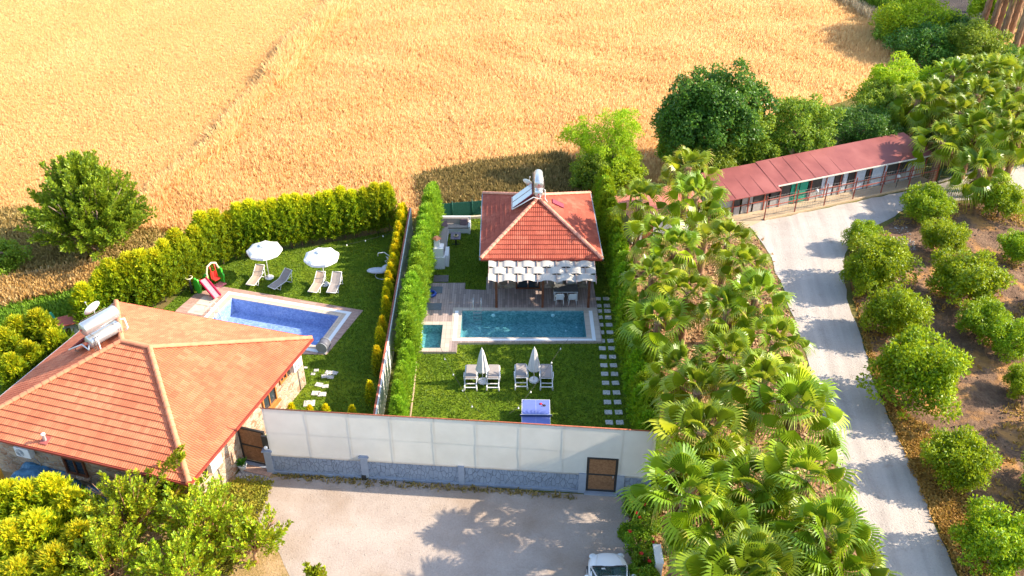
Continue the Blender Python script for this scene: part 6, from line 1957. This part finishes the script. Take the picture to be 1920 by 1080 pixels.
big_tree('broadleaf_tree', 'light green tree behind the middle of the kennel shed', 1500, 243, 3.0, 2.5, 2.0, 404, bush_l, .20, .14, 260, 58, .5)
big_tree('broadleaf_tree', 'glossy light green bush at the left end of the kennel shed', 1335, 300, 1.8, 1.9, 1.5, 405, bush_l, .22, .15, 170, 56, .45)
big_tree('broadleaf_tree', 'round green bush between the dark tree and the palms', 1275, 275, 1.9, 1.5, 1.4, 406, bush_l, .20, .13, 150, 56, .45)
big_tree('broadleaf_tree', 'pale green bush against the shed roof below the tallest tree', 1420, 290, 1.6, 1.7, 1.2, 412, bush_l, .22, .15, 140, 56, .45)
big_tree('broadleaf_tree', 'dark blue green bush behind the right half of the shed', 1615, 245, 2.2, 2.6, 1.7, 407, mulb, .18, .10, 230, 60, .5)
big_tree('broadleaf_tree', 'lime green tree reaching into the wheat field behind the shed', 1680, 168, 3.0, 2.7, 2.2, 408, lime, .20, .13, 280, 60, .5)
big_tree('broadleaf_tree', 'green tree left of the lime green one, shaded below', 1650, 205, 2.4, 2.2, 1.8, 409, bush_l, .20, .13, 200, 60, .5)
big_tree('broadleaf_tree', 'low dark bush under the palms beside the shed end', 1740, 232, 1.6, 2.0, 1.3, 410, mulb, .18, .12, 150, 56, .45)
big_tree('broadleaf_tree', 'green undergrowth bush between the far palms', 1840, 280, 1.0, 2.6, .9, 411, bush_l, .18, .12, 170, 50, .4)
big_tree('broadleaf_tree', 'green undergrowth bush at the right edge under the far palms', 1905, 270, 1.0, 2.2, .9, 418, bush_l, .18, .12, 150, 50, .4)
# airy pale tree between the field and the small house
def airy_tree(label, px, py, z, spec, seed, mat, L, W, trunk, name='airy_tree'):
    x, y = P(px, py, z)
    t = thing(name, label, 'tree', (x, y, 0))
    parts = []
    for i, (dx, dz, R_, rz_, nc) in enumerate(spec):
        V, F = crown_round(seed + i, R_, R_, rz_, nc, 52, L, W, .38, z + dz, .4, -.9); V[:, 0] += dx
        parts.append((V, F))
    V, F = cat_vf(parts); V[:, 2] = np.maximum(V[:, 2], .03)
    link('crown', mesh_np('crown', V, F, [mat]), t)
    limbs(seed, trunk[0], trunk[1], 8, 2.0, z + 1.0).build('trunk', bark, parent=t)
airy_tree('pale yellow green airy tree beside the small red roofed house', 1135, 280, 3.0, [(1.0, 2.0, 1.4, 1.1, 95), (-1.9, 1.2, 1.25, 1.0, 80), (.2, .0, 2.2, 1.5, 200), (.2, -1.6, 2.1, 1.3, 150)], 420, lime, .15, .075, (1.4, .2))
big_tree('broadleaf_tree', 'dark green bush at the back corner of the small red roofed house', 1108, 330, 1.5, 1.5, 1.3, 430, bush_l, .16, .10, 150, 56, .4)
big_tree('broadleaf_tree', 'green bush between the small house and the first palms', 1165, 318, 1.8, 1.6, 1.6, 431, lime, .16, .10, 160, 56, .4)
# upper right thicket beyond the field
big_tree('broadleaf_tree', 'olive green rounded tree in the thicket beyond the field', 1722, 42, 2.2, 4.2, 2.0, 440, lime, .28, .16, 260, 52, .8)
big_tree('broadleaf_tree', 'dark green bush below the olive green one in the thicket', 1740, 85, 1.6, 3.4, 1.6, 441, mulb, .26, .15, 230, 52, .7)
big_tree('broadleaf_tree', 'dark bush in the middle of the thicket near the dry reeds', 1795, 70, 1.6, 3.2, 1.7, 442, mulb, .26, .15, 220, 52, .7)
big_tree('broadleaf_tree', 'green bush left of the dry orange reeds', 1690, 60, 1.2, 2.4, 1.2, 443, bush_l, .24, .14, 170, 50, .6)
big_tree('broadleaf_tree', 'yellow green tree just above the far palm group', 1828, 90, 2.0, 2.6, 1.9, 444, bush_l, .24, .15, 220, 52, .6)
big_tree('broadleaf_tree', 'bright bush against the tall palm trunks at the top edge', 1850, 14, 2.0, 2.0, 2.0, 445, lime, .24, .15, 160, 50, .6)
big_tree('broadleaf_tree', 'dark bush by the feet of the tall palm trunks', 1872, 105, 1.0, 2.4, 1.0, 446, mulb, .22, .13, 150, 50, .5)
reed = leafmat('reed green', [(.08, .18, .01), (.14, .28, .015), (.24, .38, .03)], .4, .6, .01, .6)
X, Y = region([(1585, -4), (1640, -10), (1720, -8), (1700, 40), (1650, 36), (1610, 16)], 9000, 51)
tufts('reeds', X, Y, 2.0, .14, [reed], 'bright green reeds beyond the top right corner of the field', 'reeds', 52, .16)
X, Y = region([(1765, 92), (1800, 84), (1800, 95), (1772, 100)], 380, 53)
tufts('dry_reeds', X, Y, 2.6, .14, [leafmat('dry orange reeds', [(.30, .14, .02), (.50, .28, .05), (.62, .40, .10)], .3, .7, 0, .5)], 'dry orange reeds standing in the dark thicket', 'reeds', 54, .10)
# white utility pole at the top
x, y = P(1836, 30); t = thing('white_pole', 'pale pole at the top edge beside the tall palm trunks', 'pole', (x, y, 0)); mb = MB(); mb.tube([(0, 0, 0), (0, 0, 6)], .14, 8); mb.build('shaft', white, parent=t)

# ---- large tree at the left of the field
def shoot_tree(name, label, loc, seed, mat, n, R_, H_, z0, L, W, per, spread, trunk, minh=.25, cat='tree', rz=0, stemmat=bark):
    rg = np.random.default_rng(seed)
    sh = []
    for k in range(n):
        az = rg.uniform(0, 2 * math.pi); e = rg.uniform(0, 1) ** .7
        rr = R_ * e * rg.uniform(.75, 1.1); zt = z0 + (H_ - z0) * math.sqrt(max(0, 1 - (e * .93) ** 2)) * rg.uniform(.55, 1.08)
        zt = max(zt, minh)
        p1 = np.array([rr * math.cos(az), rr * math.sin(az), zt])
        b0 = np.array([rr * .45 * math.cos(az), rr * .45 * math.sin(az), max(.3, zt * .55 + z0 * .1)])
        sh.append((b0 + rg.normal(size=3) * .15, p1))
    V, F = crown_shoots(seed + 1, sh, per, L, W, spread, .05, up=.9)
    V[:, 2] = np.maximum(V[:, 2], .03)
    t = thing(name, label, cat, loc, rz)
    link('crown', mesh_np('crown', V, F, [mat]), t)
    mb = limbs(seed, trunk[0], trunk[1], 8, R_ * .7, H_ * .75)
    for a, b in sh[::3]: mb.tube([tuple(a * .35 + np.array([0, 0, .3])), tuple(a), tuple(b * .9 + a * .1)], [.05, .03, .008], 4, cap=False)
    mb.build('trunk', stemmat, parent=t)
    return t
left_l = leafmat('blue green tree leaves', [(.055, .115, .012), (.14, .22, .014), (.27, .35, .016), (.48, .50, .03)], .35, .45, .01, .5)
x, y = P(168, 400, 3.4)
shoot_tree('broadleaf_tree', 'large bushy tree with upright shoots beside the wheat at the left', (x, y, 0), 460, left_l, 470, 4.2, 7.4, .6, .25, .14, 90, .34, (1.0, .3), .5)
big_tree('broadleaf_tree', 'dark green shrub cut by the left edge below the large tree', -8, 490, 1.0, 1.6, 1.2, 461, bush_l, .18, .11, 120, 50, .4)

# ---- foreground tree and conifers bottom left
fore_l = leafmat('young plum leaves', [(.06, .14, .006), (.18, .31, .008), (.40, .50, .012), (.84, .46, .05)], .30, .5, .01, 1.2)
limbm = plain('orange brown limb', (.38, .20, .10), .8, var=.25)
FT = [((240, 960), 2.6, 2.6, 4.4, 470, 'loose foreground tree with orange tinted young leaves, nearest the blue tarpaulin'), ((380, 980), 2.5, 2.6, 4.2, 471, 'loose foreground tree in front of the stone house corner'),
      ((470, 1010), 2.0, 1.8, 3.2, 472, 'small loose tree at the left edge of the parking court'), ((330, 1075), 2.5, 2.6, 3.8, 473, 'loose tree cut by the bottom edge, left of the court'), ((590, 1082), .8, .6, 1.3, 474, 'small shrub tip at the bottom edge of the parking court'),
      ((200, 1050), 2.4, 2.5, 3.9, 475, 'loose tree cut by the bottom edge, behind the golden conifers'), ((310, 935), 2.0, 1.7, 3.4, 476, 'airy tree right below the tiled eave with orange shoots')]
for (px, z, R_, H_, sd_, lb) in FT:
    x, y = P(*px, z * .8)
    shoot_tree('plum_tree', lb, (x, y, 0), sd_, fore_l, int(80 * (R_ / 2.6) ** 2) + 10, R_, H_, .8, .17, .12, 56, .22, (1.0, .12), .5, stemmat=limbm)
# two long stray shoots rising before the roof
for (base, tips, lb) in (((215, 960), [(340, 835), (300, 880)], 'tall stray leafy shoot crossing the tiled eave'),):
    bx_, by_ = P(250, 950, 2.0)
    t = thing('leafy_shoot', lb, 'shoot', (bx_, by_, 0))
    a = Vector((0, 0, 1.2)); b = V3(342, 838, 4.6) - Vector((bx_, by_, 0)); c = V3(322, 862, 4.3) - Vector((bx_, by_, 0))
    V, F = crown_shoots(480, [(np.array(a), np.array(b)), (np.array(a.lerp(b, .6)), np.array(c + Vector((.5, .1, .2))))], 220, .17, .12, .30, .25)
    link('foliage', mesh_np('foliage', V, F, [fore_l]), t)
    mb = MB(); mb.tube([a, a.lerp(b, .5) + Vector((0, 0, .2)), b], [.05, .03, .01], 5); mb.build('stem', limbm, parent=t)
GB2 = [conifer(345 + i, 3.4, 1.7, [gold], 130, 62, .30, .075, .62, .6, spr=.10) for i in range(2)]
for i, (px, py, h, s, lb) in enumerate(((86, 900, 3.1, .8, 'golden conifer with the highest pointed tip over the blue tarpaulin'), (44, 912, 3.0, .8, 'golden conifer in front of the blue tarpaulin, second from the left edge'), (6, 912, 3.0, .8, 'golden conifer in front of the yellow cabinet at the left edge'), (128, 928, 2.9, .75, 'golden conifer at the right of the row before the tarpaulin'),
        (60, 972, 3.1, .95, 'large golden conifer in the bottom left, middle'), (145, 990, 2.9, .85, 'golden conifer in the bottom left beside the loose tree'), (12, 990, 3.0, .95, 'golden conifer in the bottom left corner'), (95, 1035, 2.8, .9, 'golden conifer cut by the bottom edge'), (30, 1060, 2.6, .9, 'golden conifer at the very corner of the bottom left'))):
    x, y = P(px, py, h)
    plant_from((GB2[i % 2], stem_me), 'conifer', lb, 'conifer', (x, y, 0), i * 1.1, (s, s, h / 3.5), 'golden conifers in the bottom left', ('foliage', 'stem'))
# dark green parasol tip glimpsed in the corner
x, y = P(100, 1066, 1.0)

# ---- flowering shrubs by the right gate
hib = leafmat('hibiscus leaves', [(.05, .14, .006), (.12, .26, .008), (.24, .38, .012), (.48, .48, .03)], .35, .5, .015, 1.0)
redf = plain('red petals', (.70, .02, .02), .6, var=.1)
HB = [(1195, 950, .55, .7), (1212, 985, .6, .9), (1200, 1020, .6, .8), (1216, 1050, .6, .8), (1205, 1085, .7, .8), (1180, 1000, .35, .4), (1225, 945, .45, .8)]
HBl = ['red flowering shrub right beside the woven gate', 'tallest red flowering shrub of the border', 'red flowering shrub in the middle of the border', 'red flowering shrub left of the white pillar', 'red flowering shrub at the bottom edge beside the car', 'low green tuft at the front of the flower border', 'leafy shrub between the gate and the first palms']
for i, ((px, py, r_, h), lb) in enumerate(zip(HB, HBl)):
    x, y = P(px, py, h * .6)
    t = thing('flowering_shrub', lb, 'shrub', (x, y, 0), 0, 'flowering shrubs in the border by the gate')
    V, F = crown_round(500 + i, r_, r_, h * .7, 34, 60, .11, .075, .22, h * .75, .3, -.9); V[:, 2] = np.maximum(V[:, 2], .03)
    link('foliage', mesh_np('foliage', V, F, [hib]), t)
    mb = MB()
    for k in range(5): a = k * 1.26; mb.tube([(0, 0, 0), (r_ * .6 * math.cos(a), r_ * .6 * math.sin(a), h)], [.03, .01], 5)
    mb.build('stem', bark, parent=t)
    if i not in (5, 6):
        rg = random.Random(i)
        for k in range(2):
            a = rg.uniform(2.5, 6.0); mb = MB(); rr = r_ * rg.uniform(.2, 1.0); c_ = Vector((rr * math.cos(a), rr * math.sin(a), h * rg.uniform(1.1, 1.5)))
            for p_ in range(5):
                b_ = p_ * 1.257; d_ = Vector((math.cos(b_), math.sin(b_), .35)); s_ = Vector((-math.sin(b_), math.cos(b_), 0)) * .05
                mb.add([c_, c_ + d_ * .06 + s_, c_ + d_ * .11, c_ + d_ * .06 - s_], [(0, 1, 2, 3)])
            mb.build('flower', redf, parent=t)
# climbing weeds on the fence and the bush under the fence rail end
x, y = P(690, 890)
t = thing('wall_weed', 'thin green weed climbing the second grey pillar', 'weed', (x, y, 0))
V, F = crown_shoots(520, [(np.array([0, .1, 0]), np.array([.1, .1, 1.3])), (np.array([.1, .1, 0]), np.array([-.2, .1, 1.0])), (np.array([0, .1, 0]), np.array([.6, 0, .3]))], 60, .09, .05, .12, .05)
link('foliage', mesh_np('foliage', V, F, [bush_l]), t)
mb = MB(); mb.tube([(0, .1, 0), (.1, .1, 1.3)], [.015, .006], 4); mb.build('stem', bark, parent=t)
